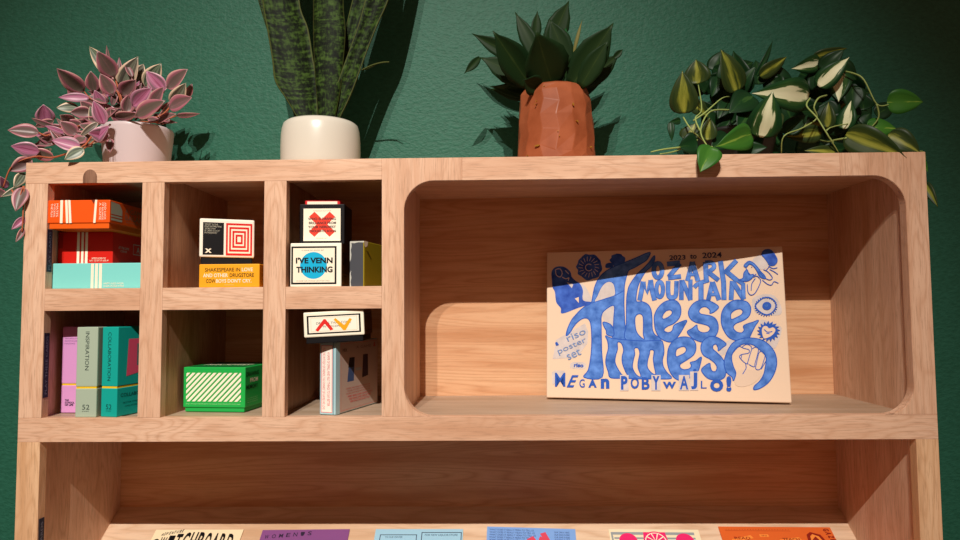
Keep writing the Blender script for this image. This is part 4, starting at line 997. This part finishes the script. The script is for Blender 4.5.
# --- variegated philodendron
pc = Vector((1.085, .145, 0))
pot4 = thing('potted_philodendron', 'trailing green and cream variegated heart-leaf plant at the right end', 'potted plant', pc)
dp, _, _ = newmat('black_nursery_pot', .5, (26, 28, 26))
obj('pot', lathe([(.050, 0), (.052, .003), (.062, .060), (.064, .060), (.064, .066), (.060, .066), (.057, .056)], 48), dp, pot4, True)
obj('soil', lathe([(.052, .050), (.058, .058), (.02, .06)], 32), soil, pot4)
F4 = Foliage(); o4, s4 = (650, 30), 3.0
rows = [(103,250,97,122,70,1,.06,.05),(143,160,138,88,66,1,.08,.08),(262,184,212,58,62,1,.07,.06),(288,192,250,62,62,0,.09,.09),(232,178,212,95,44,0,.10,.10),(330,138,410,80,38,1,.09,.09),(318,140,368,32,16,0,.10,.10),(310,198,236,250,74,0,.05,.04),
 (478,198,306,190,84,2,.05,.02),(510,98,424,116,46,2,.09,.08),(505,168,598,82,54,2,.07,.06),(490,82,592,54,28,1,.11,.11),(566,128,566,216,64,2,.08,.07),(612,170,604,250,56,0,.07,.07),(332,322,368,184,82,2,.03,.01),(306,312,196,350,66,3,.02,.0),
 (306,240,262,300,66,0,.05,.04),(172,330,178,262,44,1,.05,.05),(142,336,84,352,56,0,.03,.03),(92,272,58,276,18,0,.04,.04),(62,276,66,335,18,0,.04,.04),(188,350,150,427,62,3,-.012,-.02),(262,362,352,352,44,0,.03,.02),(400,242,466,232,54,1,.08,.07),
 (408,306,474,256,46,0,.06,.06),(532,292,536,216,38,1,.07,.07),(584,296,604,212,46,2,.06,.06),(642,240,632,188,54,0,.09,.09),(588,312,770,384,76,1,.02,.0),(652,296,740,296,56,3,.06,.06),(716,312,812,370,58,1,.04,.03),(712,216,820,216,62,3,.05,.05),
 (556,368,462,362,32,1,.03,.03),(516,366,612,352,40,0,.04,.04),(110,330,136,280,50,1,.06,.06),(200,340,240,270,60,0,.08,.08),(250,280,200,210,56,0,.09,.09),(350,260,380,320,70,1,.04,.03),(440,300,400,210,60,0,.08,.08),(480,260,440,190,60,0,.09,.09),(520,220,560,290,60,0,.08,.08),
 (600,310,560,260,56,0,.08,.08),(620,300,660,250,56,0,.09,.09),(290,340,340,300,60,0,.06,.06),(200,300,160,230,56,0,.10,.10),(360,140,430,150,60,0,.10,.10),(450,130,520,160,60,0,.11,.11),(560,110,620,150,56,0,.11,.11),(240,320,180,360,56,0,.06,.05),(380,350,330,370,56,0,.08,.08),(660,330,610,370,50,0,.06,.06)]
trace_leaves(F4, o4, s4, rows, shape=heart, jit=.30, fold=.16, curl=.09, wscale=1.28, nl=18)
for i in range(70):
    b0 = at(o4[0]+R.uniform(120, 700)/s4, o4[1]+R.uniform(150, 350)/s4, R.uniform(.11, .18))
    if R.random() < .4: b0 = at(o4[0]+R.uniform(180, 620)/s4, o4[1]+R.uniform(110, 220)/s4, R.uniform(.12, .18))
    a = R.uniform(0, math.tau); u_ = Vector((math.cos(a), R.uniform(-.3, .3), math.sin(a)*.8)).normalized()*R.uniform(.035, .055)
    if (b0+u_).z < .004: u_.z = abs(u_.z)
    F4.leaf(b0, b0+u_, R.uniform(.024, .036), facing(b0, .5), heart, .16, .1, R.choice((0, 0, 0, 1)), 12)
trace_leaves(F4, (900, 150), 3.0, [(72, 96, 114, 172, 30, 1, .06, .05), (66, 30, 84, 66, 18, 3, .03, .02), (76, 110, 84, 150, 24, 0, .08, .08)], shape=heart, jit=.3, fold=.3, curl=.06)
f_ = F4.done(leafmat('philodendron_leaf', phil, .4, .16), pot4); f_.matrix_parent_inverse = Matrix.Translation(-pc)
sg = paper('philodendron_stem', (150, 168, 96), .5)
for q in ([(560,120,.08),(610,130,.06),(642,150,.05),(680,222,.05),(716,224,.05)], [(680,222,.05),(686,262,.055),(660,296,.06)], [(480,205,.05),(470,228,.04),(500,262,.03),(530,310,.02),(566,368,.03)], [(530,196,.06),(505,205,.04),(492,232,.035),(500,265,.04),(455,295,.04),(402,318,.03),(394,368,.04)], [(590,324,.02),(555,330,.03),(535,335,.04),(510,330,.08)], [(130,272,.04),(165,248,.04),(214,206,.05),(240,200,.08)], [(150,302,.03),(136,265,.04),(155,238,.05),(145,165,.08)], [(240,240,.06),(180,245,.04),(152,300,.02),(170,345,.0),(188,350,-.008)], [(90,352,.03),(40,358,.02),(2,366,.02)], [(142,330,.04),(80,362,.03),(30,372,.01)], [(800,365,.05),(824,372,.06),(824,440,.07),(820,452,.06)], [(100,262,.06),(125,300,.05),(170,340,.06)], [(560,350,.04),(530,300,.04),(600,280,.06)]):
    bm = tube([at(o4[0]+a/s4, o4[1]+b/s4, back(y_)) for a, b, y_ in q], .0014, None, 6)
    f_ = obj('stem', bm, sg, pot4, True); f_.matrix_parent_inverse = Matrix.Translation(-pc)

# ------------------------------------------------------------------ light
def spot(name, loc, tgt, power, size, blend, col, rad=.02):
    l = bpy.data.lights.new(name, 'SPOT'); l.energy = power; l.spot_size = math.radians(size); l.spot_blend = blend; l.color = col; l.shadow_soft_size = rad
    o = bpy.data.objects.new(name, l); COL.objects.link(o); o.location = loc
    o.rotation_euler = (Vector(tgt)-Vector(loc)).to_track_quat('-Z', 'Y').to_euler(); return o
LC = (1, .94, .85)
spot('track_spot', (.475, -2.85, 2.10), (.45, 0, -.42), 520, 40, 1, LC, .012)
spot('track_spot', (.22, -2.85, 2.10), (.45, 0, -.42), 230, 40, 1, LC, .012)
wd = bpy.data.worlds.new('world'); S.world = wd; wd.use_nodes = True
wd.node_tree.nodes['Background'].inputs[0].default_value = (1, .48, .29, 1); wd.node_tree.nodes['Background'].inputs[1].default_value = .2
S.view_settings.view_transform = 'Standard'; S.view_settings.look = 'None'; S.view_settings.gamma = 1
S.view_settings.use_curve_mapping = False; S.view_settings.exposure = 0
